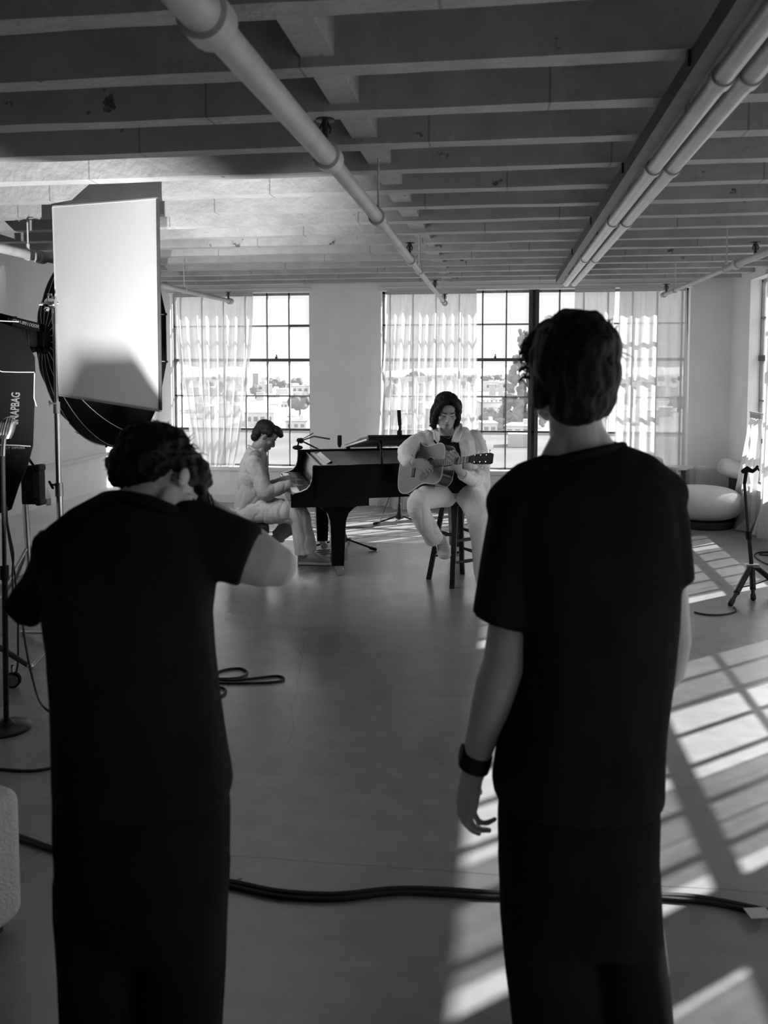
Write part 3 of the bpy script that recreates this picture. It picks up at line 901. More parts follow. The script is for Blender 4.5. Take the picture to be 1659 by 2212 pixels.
sr = part('speed_ring', M['black'], octa, lathe([(.06, -.05), (.1, -.045), (.105, -.01), (.105, .03), (.09, .035), (.09, -.02), (.06, -.03)], frame(AP, perp(ax)[0], ax), 32))
for i in range(8):
    a = 2 * math.pi * i / 8
    part('rib_lock', M['chrome'], sr, tube([AP + (oa * math.cos(a) + ob * math.sin(a)) * .1 + ax * .03, AP + (oa * math.cos(a) + ob * math.sin(a)) * .13 + ax * .07], .006, 8))
lh0 = AP - ax * .05
LM = frame(lh0, perp(ax, (0, 0, 1))[0], -ax)
lh = part('lamp_head', M['black'], octa, xf(lathe([(0, 0), (.085, 0), (.09, .02), (.1, .05), (.115, .07), (.118, .36), (.11, .38), (0, .38)], None, 28), LM),
          *[xf(lathe([(.118, z), (.126, z), (.126, z + .012), (.118, z + .012)], None, 28), LM) for z in (.1, .13, .16, .19, .22, .25)])
part('yoke', M['blackmetal'], octa, tube([lh0 - ax * .15 + ob * .15 * s_ for s_ in (1,)] + [lh0 - ax * .15 + ob * .15 + V((0, 0, -.16)), lh0 - ax * .15 - ob * .15 + V((0, 0, -.16)), lh0 - ax * .15 - ob * .15], .014, 8))
# lettering on the lamp and on the canopy
tp = lh0 - ax * .16 + V((0, 0, .09))
side = RT
txm = frame(at(58, 699, 5.62), FW.cross(-(RT * math.cos(.27) - UP * math.sin(.27))) * -1, -FW)
txm = Matrix(((RT * math.cos(.25) - UP * math.sin(.25)), (UP * math.cos(.25) + RT * math.sin(.25)), -FW)).transposed().to_4x4()
band = at(45, 697, 5.62)
bx = Matrix(((RT * math.cos(.25) - UP * math.sin(.25)), (UP * math.cos(.25) + RT * math.sin(.25)), -FW)).transposed()
part('lamp_strap', M['fabricblack'], octa, box(band, (.34, .055, .02), bx), smooth=False)
t1 = txm.copy(); t1.translation = at(67, 702, 5.60)
part('lettering', M['print'], octa, letters('M1000R', .034, .0006, t1), smooth=False)
t1 = txm.copy(); t1.translation = at(37, 694, 5.60)
part('lettering', M['print2'], octa, letters('KNOWLED', .026, .0006, t1), smooth=False)
def on_canopy(t, ang, up=.004):
    p = op(t, ang); du = (op(t + .02, ang) - op(t - .02, ang)).normalized(); dv_ = (op(t, ang + .02) - op(t, ang - .02)).normalized()
    n = du.cross(dv_)
    if n.dot(p - (AP + ax * DEP)) < 0: n = -n
    return p + n * up, du, n
best = None
for k in range(NR):
    a = 2 * math.pi * (k * 4 + 4) / (NR * 4)
    p, du, n = on_canopy(.82, a)
    d = (p - CAM); d = d - FW * 0
    px = PPX + FPX * d.dot(RT) / d.dot(FW); py = PPY - FPX * d.dot(UP) / d.dot(FW)
    e = (px - 195) ** 2 + (py - 945) ** 2
    if best is None or e < best[0]: best = (e, a)
a = best[1]
for tt, tx, sz, mm in ((.88, 'PROFOTO', .05, 'print'), (.66, '(D)', .075, 'print2'), (.76, '//', .06, 'print2')):
    p, du, n = on_canopy(tt, a, -.004 if False else .006)
    Mx = Matrix((du, n.cross(du), n)).transposed().to_4x4(); Mx.translation = p - n * .012
    part('lettering', M[mm], octa, letters(tx, sz, .001, Mx), smooth=False)

# chrome stand below the lamp, with its power box
sb = at(50, 1000, 5.95); sb = V((sb.x, sb.y, 0))
ls = thing('light_stand', sb, 'chrome light stand under the black lamp head, left of the white panel', 'light stand')
part('pole', M['chrome'], ls, tube([sb + V((.03, 0, .12)), sb + V((0, 0, 1.0))], .0225, 18), tube([sb + V((0, 0, .95)), sb + V((0, 0, 1.62))], .017, 16))
part('collar', M['black'], ls, tube([sb + V((.002, 0, .9)), sb + V((.002, 0, .925))], .027, 16))
part('collar', M['dchrome'], ls, tube([sb + V((0, 0, .98)), sb + V((0, 0, 1.04))], .028, 16))
part('spigot', M['black'], ls, tube([sb + V((0, 0, 1.6)), V((lh0.x - ax.x * .15, lh0.y - ax.y * .15, 1.74))], .016, 10))
for ang in (20, 140, 260):
    d = V((math.cos(math.radians(ang)), math.sin(math.radians(ang)), 0))
    part('leg', M['dchrome'], ls, tube([sb + V((.03, 0, .42)) + d * .03, sb + d * .28 + V((.02, 0, .14)), sb + d * .45 + V((0, 0, .02))], .012, 10))
bb = at(72, 1047, 5.9)
pb = thing('power_box', bb + V((0, 0, -.14)), 'black power supply box hanging on the chrome light stand', 'power supply')
br = Matrix((RT, FW, V((0, 0, 1)))).transposed()
part('case', M['black'], pb, box(bb, (.125, .12, .27), br), bevel=.012, seg=3)
part('corner_guard', M['rubber'], pb, box(bb + RT * .05 + V((0, 0, .12)), (.04, .125, .05), br), bevel=.015, seg=3)
part('corner_guard', M['rubber'], pb, box(bb + RT * .05 + V((0, 0, -.12)), (.04, .125, .05), br), bevel=.015, seg=3)
part('mesh_grille', M['darksteel'], pb, *[box(bb + RT * (.028 + .008 * i) - FW * .062 + V((0, 0, .0)), (.003, .004, .17), br) for i in range(4)], smooth=False)
hk = at(58, 985, 5.86)
part('strap', M['rubber'], pb, tube([at(46, 965, 5.93), at(60, 988, 5.88), at(74, 1008, 5.88)], .009, 8))

# long black softbox with its name printed up the side, on a wheeled stand
SD = 4.75
def sp(px, py, d=SD): return at(px, py, d)
sfx = thing('softbox_light', V((sp(-25, 1000, 4.72).x, sp(-25, 1000, 4.72).y, 0)), 'tall black softbox at the left edge with white lettering up its side', 'studio light')
out = [(-110, 676), (-20, 690), (44, 712), (74, 772), (75, 803), (73, 880), (70, 963), (60, 1003), (40, 1050), (24, 1100), (8, 1108), (-110, 1108)]
r0 = [sp(x, y) for x, y in out]; r1 = [sp(x - 6 if x > 0 else x, y + (5 if y < 800 else -4), SD + .3) for x, y in out]
rm = [sp(x + (1.5 if x > 0 else 0), y, SD + .02) for x, y in out]
rf = [sp(x - (4 if x > 0 else 0), y + (4 if y < 750 else (-4 if y > 1000 else 0)), SD - .006) for x, y in out]
part('cover', M['fabricblack'], sfx, loft([rf, r0, rm, r1]), auto=True)
for pl in ([(-110, 800), (-20, 803), (0, 801), (5, 803), (40, 804), (74, 804)], [(-110, 960), (0, 961), (40, 962), (66, 964)], [(-60, 692), (0, 693), (40, 695)], [(74.5, 806), (74, 830), (73.5, 860), (79, 878)]):
    part('piping', M['piping'], sfx, tube([sp(x, y, SD - .009) for x, y in pl], .0026, 6))
Mt = Matrix((UP * .998 + RT * .06, -RT * .998 + UP * .06, -FW)).transposed().to_4x4(); Mt.translation = sp(33, 882, SD - .0085)
part('lettering', M['print'], sfx, letters('SNAPBAG', .066, .0008, Mt, .63, .0012), smooth=False)
Mt2 = Mt.copy(); Mt2.translation = sp(30, 840, SD - .0085)
Mt3 = Matrix((RT, UP, -FW)).transposed().to_4x4(); Mt3.translation = sp(34, 967.5, SD - .0085)
part('lettering', M['print2'], sfx, letters('( P  DIFFUSER', .018, .0005, Mt3), smooth=False)
wb = sfx.location.copy()
part('pole', M['blackmetal'], sfx, tube([wb + V((0, 0, .1)), wb + V((0, 0, 1.2))], .02, 14))
ends_ = [at(64, 1458, 4.5), at(-70, 1500, 4.3), at(-60, 1430, 4.8)]
for e in ends_:
    e = V((e.x, e.y, .105))
    lg = part('base_arm', M['blackmetal'], sfx, tube([wb + V((0, 0, .13)), e], [.018, .013], 10))
    part('arm_tip', M['chrome'], lg, tube([e, e + (e - wb).normalized() * .02], .014, 10, dome=True))
    cpos = V((e.x, e.y, 0)) * .75 + V((wb.x, wb.y, 0)) * .25
    if e.x > wb.x:
        cpos = V((at(28, 1478, 4.47).x, at(28, 1478, 4.47).y, 0))
    cs = part('caster', M['chrome'], sfx, xf(lathe([(0, -.012), (.03, -.012), (.042, -.008), (.042, .008), (.03, .012), (0, .012)], None, 24), frame(cpos + V((0, 0, .042)), (0, 0, 1), FW)),
              tube([cpos + V((0, 0, .05)), cpos + V((0, 0, .12))], .009, 8))
    part('tyre', M['rubber'], cs, xf(lathe([(.038, -.011), (.0418, -.011), (.0425, 0), (.0418, .011), (.038, .011)], None, 24), frame(cpos + V((0, 0, .0425)), (0, 0, 1), FW)))

# white foam board held by a C-stand
TL, TR, BR_, BL = at(113, 447, 5.24), at(338, 429, 4.68), at(344, 886, 4.66), at(126, 852, 5.2)
pn = (TR - TL).cross(BL - TL).normalized()
if pn.y > 0: pn = -pn
cq = (TL + TR + BR_ + BL) / 4
panel = thing('bounce_board', V(BL), 'large white rectangular board clamped upright on the chrome stand', 'bounce board')
bs = [TL, BL, BR_, TR]
part('board', M['panel'], panel, (bs, [(0, 1, 2, 3)]), smooth=False)
for a, b, mm in ((TR, BR_, 'darksteel'), (TL, BL, 'piping'), (BL, BR_, 'piping'), (TL, TR, 'piping')):
    part('edge_binding', M[mm], panel, tube([a - pn * .009, b - pn * .009], .0105, 8))
cb0 = at(131, 1140, 5.1); cb0 = V((cb0.x, cb0.y, 0))
cst = thing('c_stand', cb0, 'slim chrome stand gripping the left edge of the white board', 'light stand')
P1 = V((at(132, 1140, 5.1).x, at(132, 1140, 5.1).y, .25)); 
part('pole', M['chrome'], cst, tube([P1, at(131, 1145, 5.1), at(127, 1045, 5.1)], .0195, 18), tube([at(127, 1070, 5.1), at(122.5, 870, 5.1)], .0165, 18), tube([at(122.7, 890, 5.1), at(117, 660, 5.1)], .0125, 16))
part('collar', M['dchrome'], cst, tube([at(128.2, 1072, 5.1), at(127, 1043, 5.1)], .0245, 18))
part('collar', M['dchrome'], cst, tube([at(122.9, 893, 5.1), at(122.3, 868, 5.1)], .0205, 18))
part('tee_knob', M['black'], cst, tube([at(122, 1048, 5.08), at(113, 1047, 5.06)], .006, 8), tube([at(107, 1041, 5.06), at(114, 1054, 5.06)], .008, 8, dome=True))
part('tee_knob', M['dchrome'], cst, tube([at(121, 872, 5.08), at(111, 871, 5.06)], .005, 8), tube([at(107, 867, 5.06), at(109, 877, 5.06)], .006, 8, dome=True))
gh = part('grip_head', M['chrome'], cst, xf(lathe([(0, -.03), (.028, -.03), (.033, -.02), (.033, .02), (.028, .03), (0, .03)], None, 20), frame(at(110, 656, 5.1), UP, RT)),
          tube([at(84, 658, 5.08), at(126, 655, 5.12)], .009, 10), tube([at(117, 640, 5.1), at(118, 700, 5.1)], .016, 14))
part('grip_knob', M['chrome'], gh, tube([at(104, 637, 5.06), at(112, 636, 5.06)], .006, 8), tube([at(104, 634, 5.06), at(104, 650, 5.06)], .005, 8), ell(at(101, 668, 5.05), .016))
for ang in (35, 155, 275):
    d = V((math.cos(math.radians(ang)), math.sin(math.radians(ang)), 0))
    part('leg', M['chrome'], cst, tube([V((P1.x, P1.y, .3)), cb0 + d * .06 + V((0, 0, .2)), cb0 + d * .14 + V((0, 0, .06)), cb0 + d * .42 + V((0, 0, .015))], .0125, 10))

# vintage microphone on a round-base stand, close on the left
vb = atz(14, 1575); vm = at(15, 925, 3.55)
vs_ = thing('vintage_microphone', V((vb.x, vb.y, 0)), 'rounded chrome vintage microphone on a thin black round-base stand, far left', 'microphone')
part('base', M['blackmetal'], vs_, lathe([(0, 0), (.108, 0), (.112, .008), (.105, .016), (.04, .024), (.018, .05), (0, .05)], Matrix.Translation((vb.x, vb.y, 0)), 40))
part('pole', M['blackmetal'], vs_, tube([V((vb.x, vb.y, .02)), at(10, 1230, 3.57)], .0125, 12), tube([at(10, 1240, 3.57), at(6, 985, 3.55)], .009, 12))
part('clutch', M['black'], vs_, tube([at(10, 1252, 3.57), at(9.5, 1222, 3.57)], .018, 14))
part('neck', M['chrome'], vs_, tube([at(6, 985, 3.55), at(7, 962, 3.55), at(9, 945, 3.55)], .009, 12))
MM = Matrix((RT, UP * .97 + RT * .24, -FW)).transposed().to_4x4(); MM.translation = vm
mb = []
for j in range(13):
    y = -.04 + .095 * j / 12
    k = 1.0 if y < .02 else math.sqrt(max(.02, 1 - ((y - .02) / .036) ** 2))
    k *= (.82 + .18 * min(1, (y + .04) / .03))
    mb.append([MM @ V((.031 * k * math.copysign(abs(math.cos(a)) ** .7, math.cos(a)), y - .005, .024 * k * math.copysign(abs(math.sin(a)) ** .7, math.sin(a)))) for a in [2 * math.pi * i / 24 for i in range(24)]])
mh = part('microphone_head', M['dchrome'], vs_, loft(mb))
for i in range(-2, 3):
    part('grille_bar', M['dchrome'], mh, tube([MM @ V((i * .0105, -.03, .0245 - abs(i) * .0015)), MM @ V((i * .0105, .02, .0255 - abs(i) * .0018)), MM @ V((i * .0095, .042, .018 - abs(i) * .002))], .0014, 6))

# small bottle on the low bench
bt = atz(103, 1091, .372)
bot = thing('water_bottle', bt, 'small clear plastic water bottle with a grey label on the low bench', 'bottle')
part('body', M['bottle'], bot, lathe([(0, 0), (.031, 0), (.033, .01), (.033, .075), (.03, .1), (.014, .135), (.013, .15), (0, .15)], Matrix.Translation(bt), 20))
part('label', M['label'], bot, lathe([(.0335, .008), (.034, .009), (.034, .06), (.0335, .061)], Matrix.Translation(bt), 20))
part('cap', M['piping'], bot, lathe([(.0, .15), (.015, .15), (.015, .168), (0, .168)], Matrix.Translation(bt), 16))

# white upholstered block at the near left edge
k0 = atz(38, 2003); e1 = (atz(0, 2032) - k0).normalized(); e2 = V((-e1.y, e1.x, 0))
if e2.y < 0: e2 = -e2
kc = k0 + e1 * .228 + e2 * .228
kM = Matrix((e1, V((0, 0, 1)).cross(e1), V((0, 0, 1)))).transposed()
pf = thing('footstool', V((kc.x, kc.y, 0)), 'white upholstered cube seat cut off by the left edge', 'footstool')
part('upholstery', M['boucle'], pf, box(V((kc.x, kc.y, .235)), (.5, .5, .41), kM), bevel=.05, seg=6)
part('base', M['plinth'], pf, box(V((kc.x, kc.y, .016)), (.4, .4, .032), kM), smooth=False)

# ------------------------------------------------------------------ lounge corner on the right
def superdisc(c, rx, ry, rz, e=.55, nu=48, nv=20, R=None):
    vs, fs = [], []
    def sg(v, p): return math.copysign(abs(v) ** p, v)
    rings = []
    for j in range(nv + 1):
        th = -math.pi / 2 + math.pi * j / nv
        rg = []
        for i in range(nu):
            a = 2 * math.pi * i / nu
            p = V((rx * sg(math.cos(th), e) * math.cos(a), ry * sg(math.cos(th), e) * math.sin(a), rz * sg(math.sin(th), .9)))
            rg.append(c + (R @ p if R is not None else p))
        rings.append(rg)
    return loft(rings)
def lounge(c, r, label, rollc, rl, tilt, yaw, supp):
    t = thing('lounge_chair', c, label, 'chair')
    part('seat', M['boucle'], t, superdisc(c + V((0, 0, .25)), r, r * .95, .175))
    part('plinth', M['plinth'], t, lathe([(0, 0), (r * .76, 0), (r * .8, .03), (r * .8, .08), (0, .08)], Matrix.Translation(c), 40))
    R = Matrix.Rotation(yaw, 3, 'Z')
    if supp: part('back_support', M['boucle'], t, box(*supp, R), bevel=.05, seg=4)
    part('back_post', M['plinth'], t, tube([V((rollc.x, rollc.y + .02, .1)), V((rollc.x, rollc.y + .02, rollc.z - .05))], .05, 12))
    part('back_roll', M['boucle'], t, superdisc(rollc, .105, .105, rl, e=.45, nu=32, nv=24, R=R @ Matrix.Rotation(math.radians(90) + tilt, 3, 'Y')))
    return t
l0 = at(1515, 1100, 9.15); l0.z = 0
q = at(1537, 1040, 9.75)
lounge(l0, .43, 'rounded white lounge chair with a roll back in the far right corner', at(1586, 1013, 9.4), .17, math.radians(14), 0, ((q.x, q.y, .33), (.42, .1, .5)))
l1 = at(1335, 1100, 9.6); l1.z = 0
lounge(l1, .4, 'rounded white lounge chair mostly hidden behind the standing man', at(1352, 1000, 9.85), .42, 0, 0, None)
tb = at(1467, 1007, 9.72); tb = V((tb.x, tb.y, 0))
st = thing('side_table', tb, 'small round side table with thick grey legs between the lounge chairs', 'table')
ZTB = .575
part('table_top', M['tabletop'], st, lathe([(0, ZTB - .03), (.14, ZTB - .03), (.145, ZTB - .02), (.145, ZTB), (0, ZTB)], Matrix.Translation(tb), 36))
for a in (45, 135, 225, 315):
    d = V((math.cos(math.radians(a)), math.sin(math.radians(a)), 0))
    part('leg', M['tablewood'], st, loft([[tb + d * r_ + V((-d.y * w_ * sx, d.x * w_ * sx, z)) + d * w_ * .6 * sy for sx, sy in ((-1, -1), (1, -1), (1, 1), (-1, 1))] for r_, w_, z in
         ((.16, .035, 0), (.155, .04, .25), (.15, .055, .42), (.15, .06, .5), (.15, .045, .56))]), smooth=False, bevel=.012, seg=3)

# small tripod stand in the sun on the right
tr0 = at(1622, 1240, 6.35); tr0 = V((tr0.x, tr0.y, 0))
ts = thing('tripod_stand', tr0, 'small black folding tripod stand with a clip head at the right edge', 'microphone stand')
hub = at(1624, 1222, 6.35)
part('pole', M['blackmetal'], ts, tube([hub + V((0, 0, -.02)), at(1617, 1150, 6.35)], .0155, 12), tube([at(1617, 1165, 6.35), at(1608, 1042, 6.35)], .011, 12))
part('clutch', M['black'], ts, tube([at(1618, 1165, 6.35), at(1616, 1147, 6.35)], .021, 14))
part('hub_plate', M['dchrome'], ts, box(hub, (.1, .05, .03), Matrix((RT, FW, V((0, 0, 1)))).transposed()), smooth=False, bevel=.004)
for fx, fy, fd in ((1578, 1309, 6.0), (1627, 1297, 6.15), (1690, 1275, 6.5)):
    f = atz(fx, fy); f.z = .015
    top = hub + (f - hub) * .12 + V((0, 0, .01))
    lg = part('leg', M['blackmetal'], ts, tube([top, top.lerp(f, .7)], .021, 12), tube([top.lerp(f, .68), f], .014, 12))
    part('rubber_foot', M['rubber'], lg, tube([top.lerp(f, .9), f], .019, 12, dome=True))
    m_ = top.lerp(f, .55)
    part('brace', M['blackmetal'], ts, tube([m_, V((hub.x, hub.y, .06))], .005, 8))
part('lower_pole', M['blackmetal'], ts, tube([hub, V((hub.x + .005, hub.y, .05))], .0145, 12))
part('clip_head', M['black'], ts, tube([at(1608, 1046, 6.35), at(1612, 1018, 6.35)], .014, 10), tube([at(1606, 1018, 6.35), at(1614, 1013, 6.35), at(1626, 1018, 6.33), at(1633, 1013, 6.3), at(1636, 1008, 6.3)], [.018, .024, .016, .012, .01], 12, dome=True),
     tube([at(1636, 1008, 6.3), at(1639, 1016, 6.3)], .006, 8, dome=True))

# ------------------------------------------------------------------ cables and tape on the floor
def cable(name, pts, r, label, mm='cable', z=None, n=10):
    P = [atz(x, y, r) if not isinstance(x, V) else x for x, y in pts] if not isinstance(pts[0], V) else pts
    t = part(name, M[mm], None, tube(spline(P, n), r, 8), loc=V((P[0].x, P[0].y, 0)))
    return tag(t, label, 'cable')
# both strands of the thick run
main = [(-30, 1788), (40, 1806), (125, 1836), (250, 1868), (380, 1888), (500, 1906), (600, 1926), (720, 1933), (850, 1921), (950, 1922), (1085, 1931), (1260, 1936), (1440, 1935), (1540, 1944), (1659, 1968), (1720, 1982)]
cable('floor_cable', main, .0105, 'thick black cable crossing the whole foreground floor')
cable('floor_cable', [(-30, 1796), (40, 1812), (125, 1840), (250, 1874), (380, 1896), (500, 1915), (600, 1936), (720, 1942), (850, 1929), (950, 1931), (1085, 1938), (1260, 1930), (1440, 1941), (1540, 1951), (1659, 1975), (1720, 1988)], .008,
      'thinner black cable lying along the near side of the thick one')
cable('floor_cable', [(-30, 1658), (0, 1661), (60, 1665), (115, 1658), (200, 1640), (300, 1600), (400, 1560), (440, 1530)], .006, 'thin black cable on the floor at the left edge')
cable('coiled_cable', [(430, 1500), (468, 1505), (486, 1497), (484, 1487), (460, 1482), (440, 1470), (470, 1475), (560, 1475), (605, 1471), (613, 1465), (596, 1460), (540, 1466), (500, 1469), (470, 1466), (466, 1455), (488, 1446), (520, 1444), (534, 1453), (520, 1463), (480, 1466), (440, 1462), (420, 1450)], .0062,
      'looped black cable on the floor just right of the hunched man on the left', n=12)
cable('floor_cable', [(1500, 1322), (1522, 1327), (1553, 1328), (1580, 1324), (1590, 1318), (1586, 1311)], .006, 'short black cable end by the small tripod stand')
cable('coiled_cable', [(1690, 1222), (1660, 1219), (1642, 1211), (1631, 1202), (1633, 1195), (1650, 1192), (1700, 1192), (1700, 1200), (1650, 1199), (1641, 1196), (1660, 1193), (1700, 1195)], .006, 'loop of black cable by the right wall behind the tripod')
cable('hanging_cable', [at(14, 1095, 4.7), at(16, 1130, 4.65), at(24, 1170, 4.6), at(29, 1200, 4.6), at(27, 1240, 4.6), at(30, 1300, 4.55), at(46, 1330, 4.5), at(52, 1370, 4.4), at(62, 1430, 4.35), at(80, 1500, 4.2), at(98, 1530, atz(98, 1530).y), V((*atz(130, 1548).xy, .007)), V((*atz(220, 1560).xy, .007))], .0055,
      'thin black cable dropping from the tall softbox to the floor')
c_ = cable('hanging_cable', [at(12, 1090, 4.72), at(14, 1120, 4.7), at(19, 1160, 4.68), at(28, 1215, 4.66), at(33, 1250, 4.65), at(36, 1300, 4.64), V((*at(40, 1400, 4.63).xy, .25)), V((*at(30, 1440, 4.6).xy, .007)), V((*at(-40, 1440, 4.5).xy, .007))], .0055, 'second thin cable beside it under the tall softbox')
t = part('coiled_cable', M['whitecable'], None, tube(SPEC_COIL, .0055, 6), loc=V(SPEC_COIL[0])); tag(t, 'coil of white cable on the left end of the piano bench', 'cable')
cable('microphone_cable', [V((mp.x + .0, mp.y - .03, .7)), V((mp.x - .06, mp.y - .05, .45)), V((mp.x - .14, mp.y - .1, .2)), V((mp.x - .22, mp.y - .25, .02)), V((mp.x - .45, mp.y - .3, .006)), V((mp.x - .8, mp.y - .35, .006)), V((mp.x - 1.3, mp.y - .7, .006))], .0045,
      'thin cable hanging from the microphone stand behind the piano')
t = part('floor_tape', M['tape'], None, box(atz(1638, 1972, .0235), (.07, .05, .0015), Matrix.Rotation(.2, 3, 'Z')), smooth=False); tag(t, 'piece of pale tape over the thick cable at the right', 'tape')
t = part('floor_tape', M['tape'], None, box(atz(505, 1893, .002), (.05, .04, .0015), Matrix.Rotation(.5, 3, 'Z')), smooth=False); tag(t, 'scrap of pale tape beside the thick cable near the hunched man on the left', 'tape')

# ------------------------------------------------------------------ added spotlight, hidden behind the left man, to brighten the board and ceiling
LPOS = V((-1.27, 2.9, .45)); LT = V((-2.4, 4.95, 2.85))
ld = (LT - LPOS).normalized()
lm = thing('added_spotlight', V((LPOS.x, LPOS.y, 0)), 'short black spotlight behind the hunched man, aimed up at the white board', 'studio light')
FM = frame(LPOS, perp(ld, (0, 0, 1))[0], ld)
part('housing', M['black'], lm, xf(lathe([(.0, -.22), (.09, -.22), (.1, -.2), (.1, .0), (.108, .0), (.108, -.21), (.095, -.235), (0, -.235)], None, 28), FM))
part('stand', M['blackmetal'], lm, tube([V((LPOS.x, LPOS.y, .0)) - ld * .1, LPOS - ld * .12], .016, 10), lathe([(0, 0), (.14, 0), (.14, .015), (0, .02)], Matrix.Translation((LPOS.x - ld.x * .1, LPOS.y - ld.y * .1, 0)), 28))
sp_ = bpy.data.lights.new('spot', 'SPOT'); sp_.energy = SPOT_E; sp_.spot_size = math.radians(64); sp_.spot_blend = .8; sp_.shadow_soft_size = .008
spo = bpy.data.objects.new('spot', sp_); COL.objects.link(spo); spo.parent = lm
spo.location = LPOS - wloc(lm) + ld * .01
spo.rotation_euler = (-ld).to_track_quat('Z', 'Y').to_euler()
# lower door of the added spotlight, cut to shade the foot of the board
lside = ld.cross(V((0, 0, 1))).normalized(); lup = lside.cross(ld)
def bd(px, py, d=.3):
    """point on the way from the lamp to the board where the door's edge has to stand"""
    q = at(px, py, 4.9)
    nrm = pn
    r = ray(px, py); tt = (cq - CAM).dot(nrm) / r.dot(nrm); q = CAM + r * tt
    return LPOS + (q - LPOS).normalized() * d
door = [bd(165, 752), bd(284, 752), bd(350, 850), bd(420, 960), bd(60, 960), bd(112, 850)]
part('added_barn_door', M['black'], lm, loft([door, [p + ld * .003 for p in door]]), smooth=False)
def rd(el, az, d=.28):
    return LPOS + V((math.sin(math.radians(az)) * math.cos(math.radians(el)), math.cos(math.radians(az)) * math.cos(math.radians(el)), math.sin(math.radians(el)))) * d
up_door = [rd(53, 30, .16), rd(53, -5, .16), rd(53, -50, .16), rd(53, -85, .16), rd(75, -85, .16), rd(75, 30, .16)]
part('added_barn_door', M['black'], lm, loft([up_door, [p - ld * .003 for p in up_door]]), smooth=False)
part('added_barn_door_arm', M['black'], lm, tube([door[3].lerp(door[4], .5), LPOS - lup * .1], .006, 8))
# ------------------------------------------------------------------ people: shared anatomy
def hand_solids(Mw, side, curls, s=1.0, thumb=(.9, .2), spread=0.0):
    """Mw: wrist frame, y to the fingers, z out of the back of the hand; side +1 puts the thumb at +x.
    curls: four triples of joint bends in degrees (index..little); thumb: (outward, forward-curl)"""
    out = []
    def T(p): return Mw @ (V((p[0] * side, p[1], p[2])) * s)
    palm = []
    for y, hw, th, xo in ((-.012, .026, .019, 0), (.015, .030, .020, .001), (.045, .038, .017, .001), (.075, .041, .0145, 0), (.095, .039, .0125, -.001)):
        palm.append([T((xo + hw * math.copysign(abs(math.cos(a)) ** .75, math.cos(a)), y, th * math.copysign(abs(math.sin(a)) ** .9, math.sin(a)) - .002)) for a in [2 * math.pi * k / 16 for k in range(16)]])
    out.append(loft(palm))
    base = ((.029, .093, .0), (.0095, .097, .002), (-.0105, .093, .001), (-.0285, .084, -.002))
    lens = ((.043, .026, .021), (.047, .030, .022), (.044, .028, .021), (.034, .021, .019))
    rads = (.0088, .0090, .0085, .0076)
    for i in range(4):
        p = V(base[i]); ang = 0.0
        fan = (.10, .03, -.04, -.12)[i] * (1 + spread)
        pts = [V((p.x, p.y - .025, p.z)), p.copy()]; rr = [rads[i] * 1.05, rads[i] * 1.08]
        for j in range(3):
            ang += math.radians(curls[i][j])
            d = V((math.sin(fan) * math.cos(ang), math.cos(fan) * math.cos(ang), -math.sin(ang)))
            q = p + d * lens[i][j]
            pts += [p.lerp(q, .5), q]; rr += [rads[i] * (1.0 - .07 * j) * .95, rads[i] * (1.03 - .09 * (j + .6))]
            p = q
        out.append(tube([T(q) for q in pts], [r * s for r in rr], 12, dome=True))
    o, c = thumb
    p0 = V((.022, .018, -.006)); d1 = V((.75 * o + .15, .75, -.25 - .4 * c)).normalized()
    p1 = p0 + d1 * .042; d2 = V((.35 * o, .9, -.3 - .7 * c)).normalized(); p2 = p1 + d2 * .033; d3 = V((.1 * o, .95, -.35 - .9 * c)).normalized(); p3 = p2 + d3 * .024
    out.append(tube([T(q) for q in (p0, p0.lerp(p1, .6), p1, p1.lerp(p2, .5), p2, p3)], [r * s for r in (.015, .0135, .0112, .0098, .0098, .0078)], 12, dome=True))
    return out


def head_solids(Mh, s=1.0):
    """Mh: x across, y forward (the face), z up; origin between the ears"""
    P = []
    def E(c, r, rot=None): P.append(xf(ell(V(c) * s, tuple(q * s for q in r), rot), Mh))
    E((0, -.014, .036), (.074, .097, .080))
    E((0, .012, .0), (.070, .074, .075))
    E((0, .030, -.045), (.056, .058, .072))
    E((0, .060, -.092), (.032, .028, .025))
    for q in (-1, 1):
        E((.050 * q, .012, -.062), (.018, .036, .034))
        P.append(xf(tube([V((.054 * q, .005, -.07)) * s, V((.040 * q, .045, -.095)) * s, V((.014 * q, .073, -.105)) * s], [.016 * s, .014 * s, .013 * s], 10, dome=True), Mh))
        E((.044 * q, .056, -.026), (.022, .024, .02))
        E((.0305 * q, .0675, -.0005), (.0155, .0150, .0115))
        E((.0775 * q, -.008, -.008), (.008, .019, .031), Matrix.Rotation(.25 * q, 3, 'Z') @ Matrix.Rotation(-.15, 3, 'X'))
        E((.0105 * q, .094, -.041), (.0085, .010, .008))
        P.append(xf(tube([V((.010 * q, .083, .016)) * s, V((.03 * q, .080, .0205)) * s, V((.052 * q, .062, .016)) * s], [.0075 * s, .008 * s, .007 * s], 10, dome=True), Mh))
    E((0, .066, .045), (.05, .026, .035))
    P.append(xf(tube([V((0, .080, .012)) * s, V((0, .094, -.012)) * s, V((0, .1055, -.034)) * s, V((0, .100, -.043)) * s], [.0075 * s, .0082 * s, .0105 * s, .009 * s], 12, dome=True), Mh))
    E((0, .078, -.064), (.025, .016, .018))
    E((0, .090, -.0665), (.021, .0085, .0050)); E((0, .0885, -.0765), (.018, .0085, .0058))
    return P


